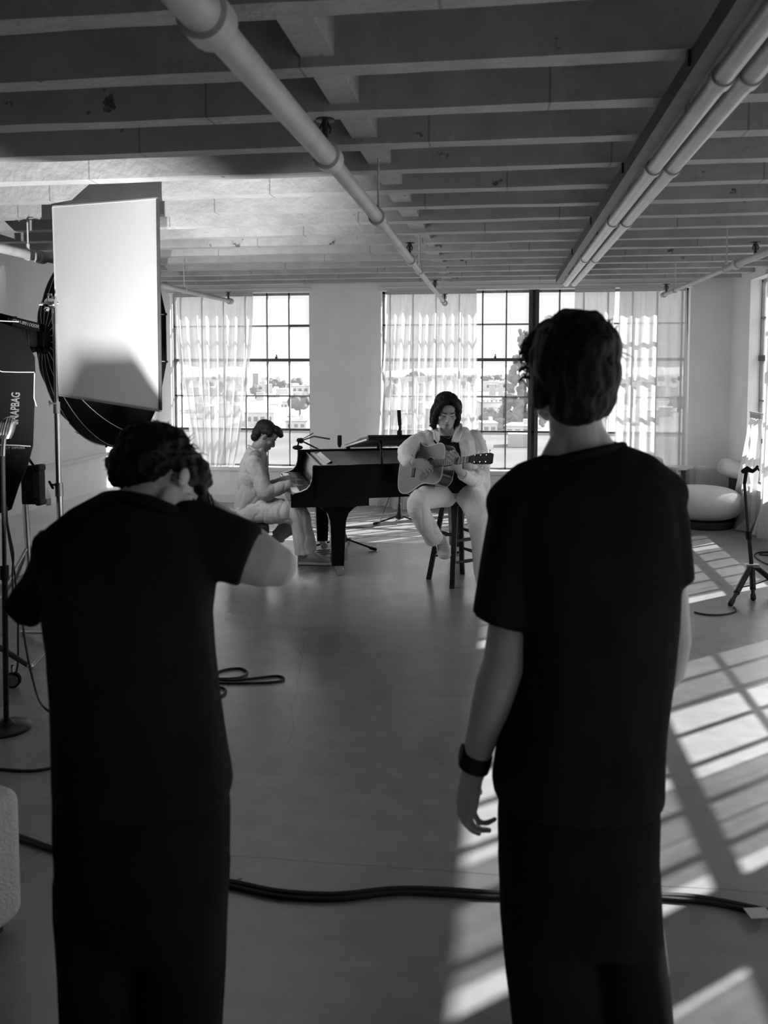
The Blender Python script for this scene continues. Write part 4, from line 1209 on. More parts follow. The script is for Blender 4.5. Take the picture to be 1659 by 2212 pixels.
def face_details(parent, body, Mh, s=1.0, gaze=0.0, hairm='hair'):
    """brows, lash lines and mouth line laid on the finished skin"""
    me = body.data; off = wloc(body)
    bvh = BVHTree.FromPolygons([v.co + off for v in me.vertices], [tuple(p.vertices) for p in me.polygons])
    def on(x, z, lift=.0008):
        o = Mh @ (V((x, .2, z)) * s); d = (Mh.to_3x3() @ V((0, -1, 0))).normalized()
        h = bvh.ray_cast(o, d)
        return h[0] - d * lift if h[0] is not None else Mh @ (V((x, .08, z)) * s)
    for q in (-1, 1):
        part('eyebrow', M[hairm], parent, tube([on(x * q, z) for x, z in ((.011, .0175), (.02, .0198), (.032, .0215), (.044, .0212), (.054, .0175))], [.0034 * s, .005 * s, .0052 * s, .0042 * s, .0018 * s], 8, flat=.7))
        part('eyelashes', M[hairm], parent, tube([on(x * q, z, .0003) for x, z in ((.017, -.0055), (.024, -.0085), (.031, -.0095), (.039, -.008), (.0455, -.004))], [.0012 * s, .0026 * s, .003 * s, .0026 * s, .0012 * s], 8))
    part('mouth_line', M['lipline'], parent, tube([on(x, z, .0001) for x, z in ((-.024, -.0705), (-.012, -.0718), (0, -.0712), (.012, -.0718), (.024, -.0705))], [.0006 * s, .0012 * s, .0014 * s, .0012 * s, .0006 * s], 6))


M['lipline'] = mat('lip_crease', .06, .6)


def strands(Mh, s, pts_fn, n, r=.0011, seed=1):
    rnd = random.Random(seed); out = []
    for _ in range(n):
        pl = pts_fn(rnd)
        out.append(tube([Mh @ (V(p) * s) for p in pl], [r * s * (1 if i < len(pl) - 1 else .3) for i in range(len(pl))], 5))
    return out


def ringM(px0, px1, py, d, ry, n=24, e=.85, tilt=0.0, skew=0.0):
    """horizontal body section measured in the photograph: left and right outline at py, distance d, half thickness ry"""
    a, b = at(px0, py - tilt, d), at(px1, py + tilt, d + skew)
    c = (a + b) / 2; u = (b - a) / 2
    f = V((FW.x, FW.y, 0)).normalized()
    return [c + u * math.copysign(abs(math.cos(t)) ** e, math.cos(t)) + f * ry * math.copysign(abs(math.sin(t)) ** e, math.sin(t)) for t in [2 * math.pi * k / n for k in range(n)]]


def shoe(parent, heel, toe, m, w=.047, h=.075, name='shoe', sole='sole', lace=None, toe_drop=0.0, up=(0, 0, 1)):
    heel, toe = V(heel), V(toe)
    Mx = frame(heel, toe - heel, up); L = (toe - heel).length
    prof = ((-.02, .55, .72), (0, .8, 1.0), (.12, .9, 1.05), (.3, .86, 1.0), (.48, .95, .78), (.66, 1.08, .56), (.82, 1.04, .46), (.94, .8, .38), (1.0, .45, .25))
    rg = []
    for t, ww, hh in prof:
        rg.append([Mx @ V((w * ww * math.copysign(abs(math.cos(a)) ** .7, math.cos(a)), L * t, .018 + h * hh * .5 + h * hh * .5 * math.copysign(abs(math.sin(a)) ** .8, math.sin(a)))) for a in [2 * math.pi * k / 20 for k in range(20)]])
    o = part(name, m, parent, loft(rg))
    rg = []
    for t, ww, hh in prof:
        rg.append([Mx @ V((w * 1.08 * ww * math.copysign(abs(math.cos(a)) ** .6, math.cos(a)), L * (t * 1.03 - .012), .013 + .013 * math.copysign(abs(math.sin(a)) ** .4, math.sin(a)))) for a in [2 * math.pi * k / 20 for k in range(20)]])
    part('sole', M[sole], o, loft(rg))
    if lace:
        for t in (.34, .42, .5, .58):
            zz = .018 + h * (1.0 - (t - .3) * 1.25)
            part('lace', M[lace], o, tube([Mx @ V((x, L * t, zz + .004 - abs(x) * .25)) for x in (-.03, -.012, .012, .03)], .004, 6))
    return o


# ------------------------------------------------------------------ the man standing on the right, back to the camera
D0 = 1.9
feetL, feetR = V((*atz(1196, 2380).xy, 0)), V((*atz(1392, 2370).xy, 0))
man = thing('person', V((*at(1270, 1700, D0).xy, 0)), 'person in black T-shirt and trousers standing with back turned, watch on the left wrist', 'person')
fy = V((FW.x, FW.y, 0)).normalized(); fr = V((RT.x, RT.y, 0)).normalized(); uz = V((0, 0, 1))
face = (fy * math.cos(.27) - fr * math.sin(.27) - uz * .03).normalized()
hM = frame(at(1231, 800, D0), face, uz + fr * .04)
ss = head_solids(hM, 1.0)
ss.append(tube([at(1240, 850, D0 + .0), at(1243, 910, D0 + .015), at(1250, 965, D0 + .02), at(1262, 1010, D0 + .02)], [.056, .060, .064, .075], 20))
ss.append(tube([at(1225, 935, D0), at(1180, 1022, D0 - .0), at(1130, 1075, D0)], [.03, .03, .035], 14, dome=True))
ss.append(tube([at(1270, 930, D0), at(1325, 1005, D0 - .0), at(1400, 1062, D0)], [.034, .03, .035], 14, dome=True))
ss.append(loft([ringM(a, b, y, D0, r) for y, a, b, r in ((1015, 1160, 1400, .07), (1100, 1110, 1440, .09), (1300, 1140, 1440, .1), (1500, 1120, 1425, .1), (1720, 1100, 1400, .11), (1800, 1100, 1400, .11))]))
# left arm, hanging
ss.append(tube([at(1130, 1080, D0), at(1112, 1200, D0), at(1103, 1345, D0), at(1092, 1430, D0), at(1074, 1480, D0 + .0), at(1060, 1530, D0 + .01), at(1044, 1580, D0 + .03), at(1028, 1640, D0 + .05), at(1021, 1672, D0 + .06)],
               [.06, .055, .0495, .051, .050, .045, .0385, .0305, .0285], 18))
w0, w1 = at(1022, 1660, D0 + .055), at(1007, 1735, D0 + .07)
HM = frame(w0, w1 - w0, -fr * 1.0 - fy * .35)
ss += hand_solids(HM, 1, ((14, 18, 12), (20, 26, 16), (27, 36, 20), (36, 48, 28)), 1.06, thumb=(.45, .5))
# right arm, bent forward in front of the body
ss.append(tube([at(1420, 1080, D0), at(1434, 1200, D0), at(1444, 1300, D0 + .02), at(1450, 1380, D0 + .05), at(1442, 1440, D0 + .1), at(1415, 1490, D0 + .2), at(1385, 1520, D0 + .3)], [.05, .045, .045, .045, .043, .036, .028], 16))
HM2 = frame(at(1385, 1520, D0 + .3), fy * 1 - fr * .55, uz + fr * .3)
ss += hand_solids(HM2, -1, ((20, 20, 15),) * 4, 1.0)
for hip, kn, ft in (((1180, 1760), (1185, 1960), feetL), ((1340, 1760), (1370, 1960), feetR)):
    ss.append(tube([at(*hip, D0), at(*kn, D0 + .02), ft + V((0, 0, .3)), ft + V((0, 0, .07))], [.085, .06, .05, .04], 16))
body = blob('body', M['skin'], man, ss, .0045, 4)
for ft, q in ((feetL, -.2), (feetR, .25)):
    d = fy + fr * q
    shoe(man, ft - d * .08, ft + d * .2, M['darkshoe'], sole='rubber')
# hair: full cap, longer on top, short at the nape
def E_(c, r, rot=None): return xf(ell(V(c), r, rot), hM)
hs = [E_((0, -.025, .045), (.094, .112, .084)), E_((0, -.05, -.01), (.090, .085, .085)), E_((0, -.06, -.058), (.078, .058, .062)), E_((-.012, -.058, -.09), (.064, .046, .032)),
      E_((.05, -.02, .02), (.046, .07, .07)), E_((-.05, -.02, .02), (.05, .075, .075)), E_((0, .05, .08), (.066, .06, .045)), E_((-.045, .06, .05), (.04, .05, .045)), E_((.0, -.03, .115), (.055, .06, .018)),
      E_((.07, -.012, -.035), (.018, .028, .05)), E_((-.074, -.008, -.04), (.02, .034, .055))]
def hair_disp(a, f, seed):
    def fn(v, n):
        p = V((v.x * f, v.y * f, v.z * f * .35 + seed))
        return a * (noise.noise(p) + .6 * noise.noise(p * 2.2))
    return fn
def tuft(r):
    a = r.uniform(-2.9, 2.9); z = r.uniform(.03, .12)
    c = math.sqrt(max(0, 1 - ((z - .05) / .09) ** 2))
    p = V((.088 * c * math.sin(a), -.025 - .108 * c * math.cos(a), z))
    o = V((p.x, p.y + .02, p.z - .03)).normalized()
    tn = V((r.uniform(-1, 1), r.uniform(-.5, 1), r.uniform(-.9, .2)))
    return [p * .96, p + o * .004 + tn * .008, p + o * r.uniform(.003, .009) + tn * r.uniform(.018, .03)]
def curl_l(r):
    z = r.uniform(-.02, .06); y = r.uniform(.02, .06); x = -.074
    return [V((x, y, z)), V((x - .012, y + .012, z + .004)), V((x - .018, y + .016, z - .006)), V((x - .014, y + .018, z - .014))]
top_l = [[V((.0, -.0, .115)), V((-.015, .02, .142)), V((.01, .03, .152)), V((.045, .03, .138)), V((.07, .02, .10))]]
ex = strands(hM, 1, tuft, 170, .0016, 3) + strands(hM, 1, curl_l, 26, .002, 5)
for k in range(9):
    ex.append(tube(spline([hM @ (p + V((.004 * k - .016, .003 * (k % 3), .0035 * (k % 4) - .022))) for p in top_l[0]], 4), .0028, 5))
blob('hair', M['hair'], man, hs, .0045, 4, hair_disp(.006, 34, 2.0), ex)
# T-shirt
ts_ = [loft([ringM(a, b, y, D0 + dd, r, tilt=tl) for y, a, b, r, tl, dd in (
    (972, 1205, 1335, .055, -14, .01), (992, 1172, 1372, .075, -14, .01), (1020, 1125, 1425, .095, -8, .01), (1060, 1092, 1462, .11, -4, 0), (1110, 1082, 1470, .12, 0, 0), (1180, 1085, 1468, .127, 0, 0), (1260, 1104, 1463, .13, 0, 0),
    (1350, 1122, 1455, .13, 0, 0), (1450, 1122, 1447, .13, 0, 0), (1540, 1100, 1437, .135, 0, 0), (1610, 1078, 1431, .14, 0, 0), (1680, 1068, 1427, .145, 0, 0), (1716, 1074, 1425, .143, 0, 0))])]
ts_.append(tube([at(1200, 1032, D0 - .005), at(1150, 1052, D0), at(1105, 1088, D0)], [.055, .058, .055], 18, dome=True))
ts_.append(tube([at(1325, 1010, D0 - .005), at(1385, 1030, D0), at(1432, 1068, D0)], [.055, .06, .058], 18, dome=True))
ts_.append(loft([ringM(a, b, y, D0 + .0, r, tilt=tl) for y, a, b, r, tl in ((1040, 1095, 1200, .075, 6), (1090, 1066, 1190, .083, 6), (1160, 1052, 1180, .08, 6), (1240, 1036, 1168, .075, 8), (1300, 1026, 1156, .073, 10), (1338, 1021, 1153, .073, 14))]))
ts_.append(loft([ringM(a, b, y, D0 + .01, r, tilt=tl) for y, a, b, r, tl in ((1010, 1350, 1430, .06, 6), (1045, 1370, 1466, .075, 6), (1110, 1385, 1482, .08, 0), (1180, 1400, 1487, .075, -3), (1252, 1410, 1492, .072, -6))]))
blob('t_shirt', M['tee'], man, ts_, .008, 6, fold(.007, 5.0, 1.0, (1.3, 1.3, .3)), fac=.5)
# collar band
part('collar', M['tee'], man, tube([at(1183, 1000, D0 - .0), at(1215, 992, D0 - .055), at(1262, 981, D0 - .075), at(1310, 971, D0 - .055), at(1345, 964, D0 + .0)], .011, 10, dome=True))
# trousers
tr = [loft([ringM(a, b, y, D0, r) for y, a, b, r in ((1690, 1084, 1418, .13), (1760, 1082, 1420, .135), (1850, 1082, 1420, .13), (1930, 1083, 1423, .12), (2010, 1088, 1434, .105))])]
fl_ = [(2350, D0 + .0)]
def leg_rows(side):
    if side < 0: return ((1850, 1082, 1262, .11), (1980, 1084, 1282, .105), (2100, 1096, 1294, .1), (2212, 1110, 1304, .095), (2300, 1122, 1296, .09), (2350, 1132, 1284, .085))
    return ((1850, 1255, 1420, .11), (1980, 1270, 1428, .105), (2100, 1288, 1441, .1), (2212, 1306, 1449, .095), (2300, 1318, 1452, .09), (2350, 1325, 1452, .085))
for q in (-1, 1): tr.append(loft([ringM(a, b, y, D0 + .01, r) for y, a, b, r in leg_rows(q)]))
blob('trousers', M['trous'], man, tr, .008, 5, fold(.008, 4.0, 3.0, (1, 1, .45)))
# watch
wd = (w0 - at(1036, 1610, D0 + .045)).normalized()
def strap_ring(c, r, h):
    a, b = perp(wd)
    return loft([[c + wd * z + (a * math.cos(t) + b * math.sin(t)) * (r + k) for t in [2 * math.pi * i / 28 for i in range(28)]] for z, k in ((-h, -.003), (-h * .9, .003), (0, .004), (h * .9, .003), (h, -.003))])
wt = part('watch_strap', M['rubber'], man, strap_ring(at(1027, 1642, D0 + .05), .0335, .021))
part('watch_case', M['black'], wt, xf(lathe([(0, 0), (.021, 0), (.022, .004), (.021, .011), (0, .012)], None, 24), frame(at(1005, 1628, D0 + .05), wd, -fr)))
# ------------------------------------------------------------------ the man on the left, head bent over what he holds in front of his face
D1 = 1.85
lman = thing('person', V((*at(300, 1700, D1).xy, 0)), 'person in black T-shirt and trousers hunched forward, head bent, bare elbow out to the right', 'person')
face1 = (fr * .42 + fy * .42 - uz * .78).normalized()
hL = frame(at(342, 1052, D1 + .05), face1, uz * .5 + fy * .8 + fr * .1)
s1 = head_solids(hL, 1.02)
s1.append(tube([at(338, 1065, D1 + .03), at(318, 1082, D1 + .02), at(298, 1115, D1 + .01), at(288, 1170, D1 + .01)], [.062, .060, .062, .07], 20))
s1.append(tube([at(350, 1080, D1 + .03), at(372, 1105, D1 + .02), at(400, 1150, D1)], [.05, .05, .05], 16, dome=True))
s1.append(loft([ringM(a, b, y, D1, r) for y, a, b, r in ((1120, 200, 400, .08), (1200, 130, 440, .1), (1320, 125, 440, .11), (1500, 135, 455, .115), (1720, 140, 470, .12), (1800, 145, 470, .12))]))
# right arm: upper arm out to the side, forearm folded forward to the face
el = at(596, 1222, D1 + .03)
s1.append(tube([at(405, 1165, D1), at(470, 1182, D1), at(530, 1203, D1 + .01), at(575, 1217, D1 + .02), el], [.068, .064, .058, .054, .047], 20, dome=True))
hd = at(430, 1085, D1 + .32)
s1.append(tube([el, el.lerp(hd, .25) + V((0, 0, -.005)), el.lerp(hd, .6), el.lerp(hd, .95)], [.046, .05, .039, .029], 18))
H1 = frame(el.lerp(hd, .93), hd - el, uz * .3 + fr)
s1 += hand_solids(H1, -1, ((40, 50, 30), (45, 55, 30), (50, 55, 30), (50, 60, 30)), 1.0, thumb=(.5, .6))
# left arm: down and forward
e2_ = at(84, 1296, D1 + .15); hd2 = at(300, 1130, D1 + .42)
s1.append(tube([at(160, 1180, D1), at(120, 1245, D1 + .05), e2_], [.055, .046, .036], 18, dome=True))
s1.append(tube([e2_, e2_.lerp(hd2, .3), e2_.lerp(hd2, .65), e2_.lerp(hd2, .95)], [.036, .038, .034, .029], 16))
H2 = frame(e2_.lerp(hd2, .93), hd2 - e2_, uz * .3 - fr)
s1 += hand_solids(H2, 1, ((40, 50, 30), (45, 55, 30), (50, 55, 30), (50, 60, 30)), 1.0, thumb=(.5, .6))
f1L, f1R = V((*atz(205, 2410).xy, 0)), V((*atz(410, 2400).xy, 0))
for hip, kn, ft in (((220, 1780), (215, 1990), f1L), ((400, 1780), (405, 1990), f1R)):
    s1.append(tube([at(*hip, D1), at(*kn, D1 + .02), ft + V((0, 0, .3)), ft + V((0, 0, .07))], [.09, .062, .05, .04], 16))
bodyL = blob('body', M['skin'], lman, s1, .0045, 4)
face_details(lman, bodyL, hL, 1.02)
for ft, q in ((f1L, -.25), (f1R, .2)):
    d = fy + fr * q
    shoe(lman, ft - d * .08, ft + d * .2, M['darkshoe'], sole='rubber')
def EL(c, r, rot=None): return xf(ell(V(c), r, rot), hL)
hs1 = [EL((0, -.03, .05), (.090, .106, .086)), EL((0, -.068, .012), (.084, .062, .066)), EL((0, -.07, -.022), (.072, .04, .04)), EL((0, .05, .085), (.072, .058, .045)), EL((0, .095, .06), (.052, .03, .036)),
       EL((.045, .03, .06), (.046, .06, .05)), EL((-.045, .03, .06), (.046, .06, .05)), EL((.066, .0, .03), (.024, .05, .03)), EL((-.066, .0, .03), (.024, .05, .03)), EL((-.05, -.07, .03), (.045, .045, .05))]
def tuft1(r):
    a = r.uniform(-3.1, 3.1); z = r.uniform(-.03, .12)
    c = math.sqrt(max(.05, 1 - ((z - .04) / .1) ** 2))
    p = V((.092 * c * math.sin(a), -.03 - .108 * c * math.cos(a), z)); o = V((p.x, p.y + .02, p.z - .03)).normalized()
    tn = V((r.uniform(-1, 1), r.uniform(-1, 1), r.uniform(-1, .4)))
    return [p * .95, p + o * .002 + tn * .009, p + o * r.uniform(.0, .007) + tn * r.uniform(.012, .024)]
def lock1(r):
    x = r.uniform(.0, .055); 
    return [V((x, .10, .065)), V((x + .003, .122, .045)), V((x + .002, .128, .02)), V((x - .002, .124, .0 + r.uniform(-.012, .01)))]
ex1 = strands(hL, 1.02, tuft1, 240, .0013, 11) + strands(hL, 1.02, lock1, 40, .0022, 12)
blob('hair', M['hair'], lman, hs1, .0045, 3, lambda v, n: .011 * (noise.noise(v * 34) + .5 * noise.noise(v * 75)), ex1)
t1_ = [loft([ringM(a, b, y, D1 + dd, r, tilt=tl) for y, a, b, r, tl, dd in (
    (1076, 236, 368, .095, 12, 0), (1090, 208, 396, .112, 11, 0), (1106, 184, 425, .12, 8, 0), (1135, 148, 462, .115, 4, 0), (1190, 114, 475, .13, 0, 0), (1260, 104, 466, .135, 0, 0), (1330, 104, 458, .14, 0, 0), (1410, 118, 464, .143, 0, 0), (1500, 122, 472, .147, 0, 0),
    (1580, 122, 486, .15, 0, 0), (1650, 122, 498, .152, 0, 0), (1700, 123, 504, .15, 0, 0), (1713, 125, 498, .146, 0, 0))])]
t1_.append(tube([at(250, 1110, D1 - .01), at(190, 1145, D1), at(140, 1185, D1)], [.05, .06, .06], 18, dome=True))
t1_.append(tube([at(360, 1125, D1), at(410, 1140, D1), at(450, 1160, D1)], [.045, .058, .065], 18, dome=True))
# right sleeve along the raised upper arm
def ring_dir(c, d, r1, r2, hint, n=24):
    a, b = perp(d, hint)
    return [c + a * r1 * math.cos(t) + b * r2 * math.sin(t) for t in [2 * math.pi * k / n for k in range(n)]]
arm_d = (at(560, 1225, D1) - at(430, 1165, D1)).normalized()
t1_.append(loft([ring_dir(at(x, y, D1 + dd), arm_d + UP * tw, r1, r2, FW) for x, y, r1, r2, dd, tw in
                 ((415, 1170, .08, .078, 0, 0), (455, 1178, .078, .080, 0, 0), (495, 1188, .074, .079, 0, 0), (525, 1197, .071, .078, .005, .05), (541, 1205, .069, .077, .01, .1))]))
# left sleeve, flaring at its hem
sl_d = (at(38, 1325, D1 + .06) - at(120, 1210, D1)).normalized()
t1_.append(loft([ring_dir(at(x, y, D1 + dd), sl_d, r1, r2, FW) for x, y, r1, r2, dd in ((142, 1195, .08, .075, 0), (116, 1235, .062, .06, .02), (86, 1280, .05, .048, .05), (52, 1318, .045, .034, .09), (46, 1325, .046, .034, .095))]))
blob('t_shirt', M['tee'], lman, t1_, .008, 6, fold(.008, 5.0, 4.0, (1.3, 1.3, .4)))
part('collar', M['tee'], lman, tube([at(226, 1078, D1 + .05), at(238, 1074, D1 - .02), at(270, 1073, D1 - .085), at(320, 1082, D1 - .095), at(362, 1098, D1 - .075), at(392, 1114, D1 + .0)], .0135, 10, dome=True))
tr1 = [loft([ringM(a, b, y, D1, r) for y, a, b, r in ((1690, 122, 488, .135), (1780, 124, 490, .14), (1860, 132, 494, .135), (1950, 134, 492, .12), (2020, 136, 489, .105))])]
for q in (-1, 1):
    rows = ((1870, 131, 320, .115), (2000, 135, 316, .11), (2120, 138, 312, .105), (2212, 142, 308, .1), (2320, 146, 300, .095), (2390, 150, 292, .09)) if q < 0 else \
           ((1870, 310, 496, .115), (2000, 312, 490, .11), (2120, 313, 484, .105), (2212, 314, 479, .1), (2320, 318, 472, .095), (2390, 324, 468, .09))
    tr1.append(loft([ringM(a, b, y, D1 + .01, r) for y, a, b, r in rows]))
blob('trousers', M['trous'], lman, tr1, .008, 5, fold(.008, 4.0, 6.0, (1, 1, .45)))

def limb(pts, rs, seg=20, cut=False):
    sp_ = spline(pts, 4); r2 = []
    for i in range(len(pts) - 1):
        for k in range(4): r2.append(rs[i] + (rs[i + 1] - rs[i]) * k / 4)
    r2 += [rs[-1]]
    if not cut: return tube(sp_, r2, seg, dome=True)
    return join(tube(sp_, r2, seg), ell(sp_[0], rs[0] * .98))


# ------------------------------------------------------------------ guitar (local: x along the neck to the head, y across, z out of the face)
GD = 6.18
ga = (fr * math.cos(math.radians(54)) - fy * math.sin(math.radians(54)) + uz * .17).normalized()
gn = (-fr * math.sin(math.radians(54)) * .95 - fy * math.cos(math.radians(54)) + uz * .30)
gn = (gn - ga * gn.dot(ga)).normalized(); gb = gn.cross(ga)
GO = at(929, 1003, GD)                         # sound hole centre
GM = Matrix((ga, gb, gn)).transposed().to_4x4(); GM.translation = GO
gtr = thing('acoustic_guitar', GO, 'pale-topped acoustic guitar with dark sides played by the seated man', 'guitar')
half = [(x_ * 1.05, y_ * 1.03) for x_, y_ in [(.150, 0), (.150, .05), (.146, .10), (.12, .135), (.08, .147), (.03, .142), (-.02, .136), (-.06, .138), (-.11, .155), (-.17, .185), (-.23, .199), (-.29, .192), (-.33, .16), (-.348, .10), (-.353, .04), (-.354, 0)]]
up_ = [V((x, y, 0)) for x, y in half]
lo_ = [V((x, -y, 0)) for x, y in reversed(half[1:-1])]
ol = spline(up_, 3)
ol2 = [V((p.x, -p.y, 0)) for p in reversed(ol[1:-1])]
outl = [(p.x, p.y) for p in ol + ol2]
outl = outl[::-1] if sum(outl[i][0] * outl[(i + 1) % len(outl)][1] - outl[(i + 1) % len(outl)][0] * outl[i][1] for i in range(len(outl))) < 0 else outl
def gdepth(x): return .10 + .022 * (.15 - x) / .5
n_ = len(outl)
vs = [GM @ V((x, y, 0)) for x, y in outl] + [GM @ V((x, y, -gdepth(x))) for x, y in outl]
part('sides', M['rosewood'], gtr, (vs, [(i, i + n_, (i + 1) % n_ + n_, (i + 1) % n_) for i in range(n_)] + [tuple(range(2 * n_ - 1, n_ - 1, -1))]), auto=True)
tb_ = part('top', M['spruce'], gtr, prism(outl, .003, GM), smooth=False)
part('binding', M['binding'], gtr, tube([GM @ V((x, y, .002)) for x, y in outl + outl[:2]], .0042, 6))
part('binding', M['binding'], gtr, tube([GM @ V((x, y, -gdepth(x))) for x, y in outl + outl[:2]], .0035, 6))
def gT(x, y, z): return GM @ Matrix.Translation((x, y, z))
part('sound_hole', M['ebony'], gtr, xf(lathe([(0, .0036), (.051, .0036), (.051, .0042), (0, .0042)], None, 32), GM), smooth=False)
part('rosette', M['binding'], gtr, xf(lathe([(.0535, .0034), (.0535, .0046), (.057, .0046), (.057, .0034)], None, 36), GM), smooth=False)
pg = [(.035, -.04), (.02, -.075), (-.03, -.115), (-.085, -.118), (-.11, -.09), (-.075, -.05), (-.055, -.02), (-.05, .0), (-.05, -.03), (-.03, -.048), (.0, -.052)]
part('pickguard', M['guard'], gtr, prism(pg[::-1], .0015, gT(0, 0, .0032)), smooth=False)
part('bridge', M['rosewood'], gtr, xf(span(-.20, -.168, -.085, .085, .003, .012), GM), smooth=False, bevel=.003)
NKL = .29
part('neck', M['rosewood'], gtr, xf(loft([[V((x, w_ * math.cos(t), -.004 - d_ * max(0, math.sin(t)))) for t in [math.pi * k / 10 for k in range(11)]] for x, w_, d_ in ((.13, .029, .03), (.3, .026, .022), (.150 + NKL, .0225, .02))]), GM))
part('fretboard', M['fret'], gtr, xf(loft([[V((x, sy * w_, z)) for sy, z in ((-1, -.004), (1, -.004), (1, .008), (-1, .008))] for x, w_ in ((.052, .0285), (.150 + NKL, .0225))]), GM), smooth=False)
sc_len = .648; nut = .150 + NKL
part('frets', M['dchrome'], gtr, *[xf(span(nut - sc_len * (1 - 2 ** (-k / 12)) - .0012, nut - sc_len * (1 - 2 ** (-k / 12)) + .0012, -.026, .026, .008, .0098), GM) for k in range(1, 19)], smooth=False)
part('headstock', M['headwood'], gtr, xf(loft([[V((x, sy * w_, z)) for sy, z in ((-1, z0 - .014), (1, z0 - .014), (1, z0), (-1, z0))] for x, w_, z0 in ((nut, .0225, .004), (nut + .035, .034, -.003), (nut + .12, .038, -.018), (nut + .175, .039, -.03), (nut + .19, .032, -.033))]), GM), smooth=False, bevel=.003)
for i in range(3):
    for q in (-1, 1):
        x = nut + .055 + .045 * i; z = -.006 - .012 * (i + .4)
        pg_ = part('tuning_peg', M['chrome'], gtr, xf(tube([V((x, q * .024, z)), V((x, q * .024, z + .016))], .0045, 8), GM), xf(tube([V((x, q * .036, z - .012)), V((x, q * .056, z - .012))], .003, 8), GM), xf(ell((x, q * .062, z - .012), (.0075, .006, .004)), GM))
for i in range(6):
    y = -.0255 + .0102 * i
    part('string', M['chrome'], gtr, xf(tube([V((-.18, y, .014)), V((nut, y * .72, .0115))], .0009, 4), GM))
part('strap_button', M['chrome'], gtr, xf(ell((.152, -.02, -.05), .009), GM))

# ------------------------------------------------------------------ the guitarist on the stool
gp = thing('person', V((sc.x, sc.y, 0)), 'person with chin-length dark hair in a cream jacket playing guitar on the stool', 'person')
D2 = 6.5
facg = (-fy * .92 + fr * .10 - uz * .36).normalized()
hG = frame(at(964, 888, 6.36), facg, uz + fr * .05 - fy * .2)
SG = 1.03
sg_ = head_solids(hG, SG)
sg_.append(tube([at(966, 905, 6.42), at(966, 930, 6.46), at(967, 950, 6.5)], [.054, .056, .065], 18))
sg_.append(tube([at(915, 960, 6.5), at(965, 948, 6.5), at(1016, 956, 6.5)], [.05, .06, .05], 16, dome=True))
sg_.append(loft([ringM(a, b, y, d, r) for y, a, b, r, d in ((950, 915, 1018, .07, 6.5), (980, 916, 1020, .1, 6.5), (1020, 925, 1020, .1, 6.54), (1060, 930, 1025, .11, 6.58), (1072, 932, 1030, .12, 6.58))]))
# picking arm
ge = at(880, 976, 6.24); gwr = at(894, 1000, 6.05); ghand = at(918, 1003, 6.03)
sg_.append(tube([at(910, 958, 6.5), at(890, 967, 6.38), ge], [.048, .046, .042], 16, dome=True))
sg_.append(tube([ge, at(882, 988, 6.15), gwr], [.042, .038, .027], 16, dome=True))
HP = frame(at(893, 998, 6.055), at(926, 1011, 6.02) - at(893, 998, 6.055), gn + uz * .45)
sg_ += hand_solids(HP, -1, ((38, 40, 25), (34, 42, 28), (34, 42, 28), (36, 40, 25)), 1.0, thumb=(.75, .25), spread=.2)
# fretting arm
fe = at(1038, 1028, 6.42); fw_ = at(994, 1020, 6.02)
sg_.append(tube([at(1018, 955, 6.5), at(1034, 992, 6.46), fe], [.048, .045, .041], 16, dome=True))
sg_.append(tube([fe, at(1016, 1028, 6.22), fw_], [.041, .037, .027], 16, dome=True))
npos = GM @ V((.29, 0, 0))
HF = frame(at(993, 1018, 6.03), at(983, 992, 5.97) - at(993, 1018, 6.03), -gn * .2 - fr * .3 - fy * .9)
HF = frame(at(992, 1017, 6.0), at(984, 993, 5.93) - at(992, 1017, 6.0), -fy * .9 + fr * .45)
sg_ += hand_solids(HF, 1, ((14, 40, 45), (10, 42, 48), (14, 50, 50), (18, 55, 50)), 1.0, thumb=(.7, .5), spread=.25)
# legs
gk1 = at(899, 1090, 6.08); ga1 = at(951, 1172, 6.3); gk2 = at(1034, 1118, 6.06); ga2 = at(1045, 1252, 6.36)
sg_.append(tube([at(965, 1066, 6.58), at(930, 1074, 6.3), gk1], [.08, .06, .036], 16, dome=True)); sg_.append(tube([gk1, at(925, 1135, 6.18), ga1], [.036, .038, .034], 16, dome=True))
sg_.append(tube([at(1005, 1068, 6.58), at(1022, 1090, 6.3), gk2], [.08, .06, .036], 16, dome=True)); sg_.append(tube([gk2, at(1040, 1185, 6.22), ga2], [.036, .038, .034], 16, dome=True))
lips = hG @ V((0, .095, -.071)) 
def chooser(c):
    p = hG.inverted() @ c / SG
    return 1 if (abs(p.x) < .024 and -.083 < p.z < -.061 and p.y > .082 and ((p.x / .024) ** 2 + ((p.z + .072) / .011) ** 2) < 1) else 0
bodyG = blob('body', ([M['skin2'], M['lip']], chooser), gp, sg_, .0042, 3)
face_details(gp, bodyG, hG, SG)
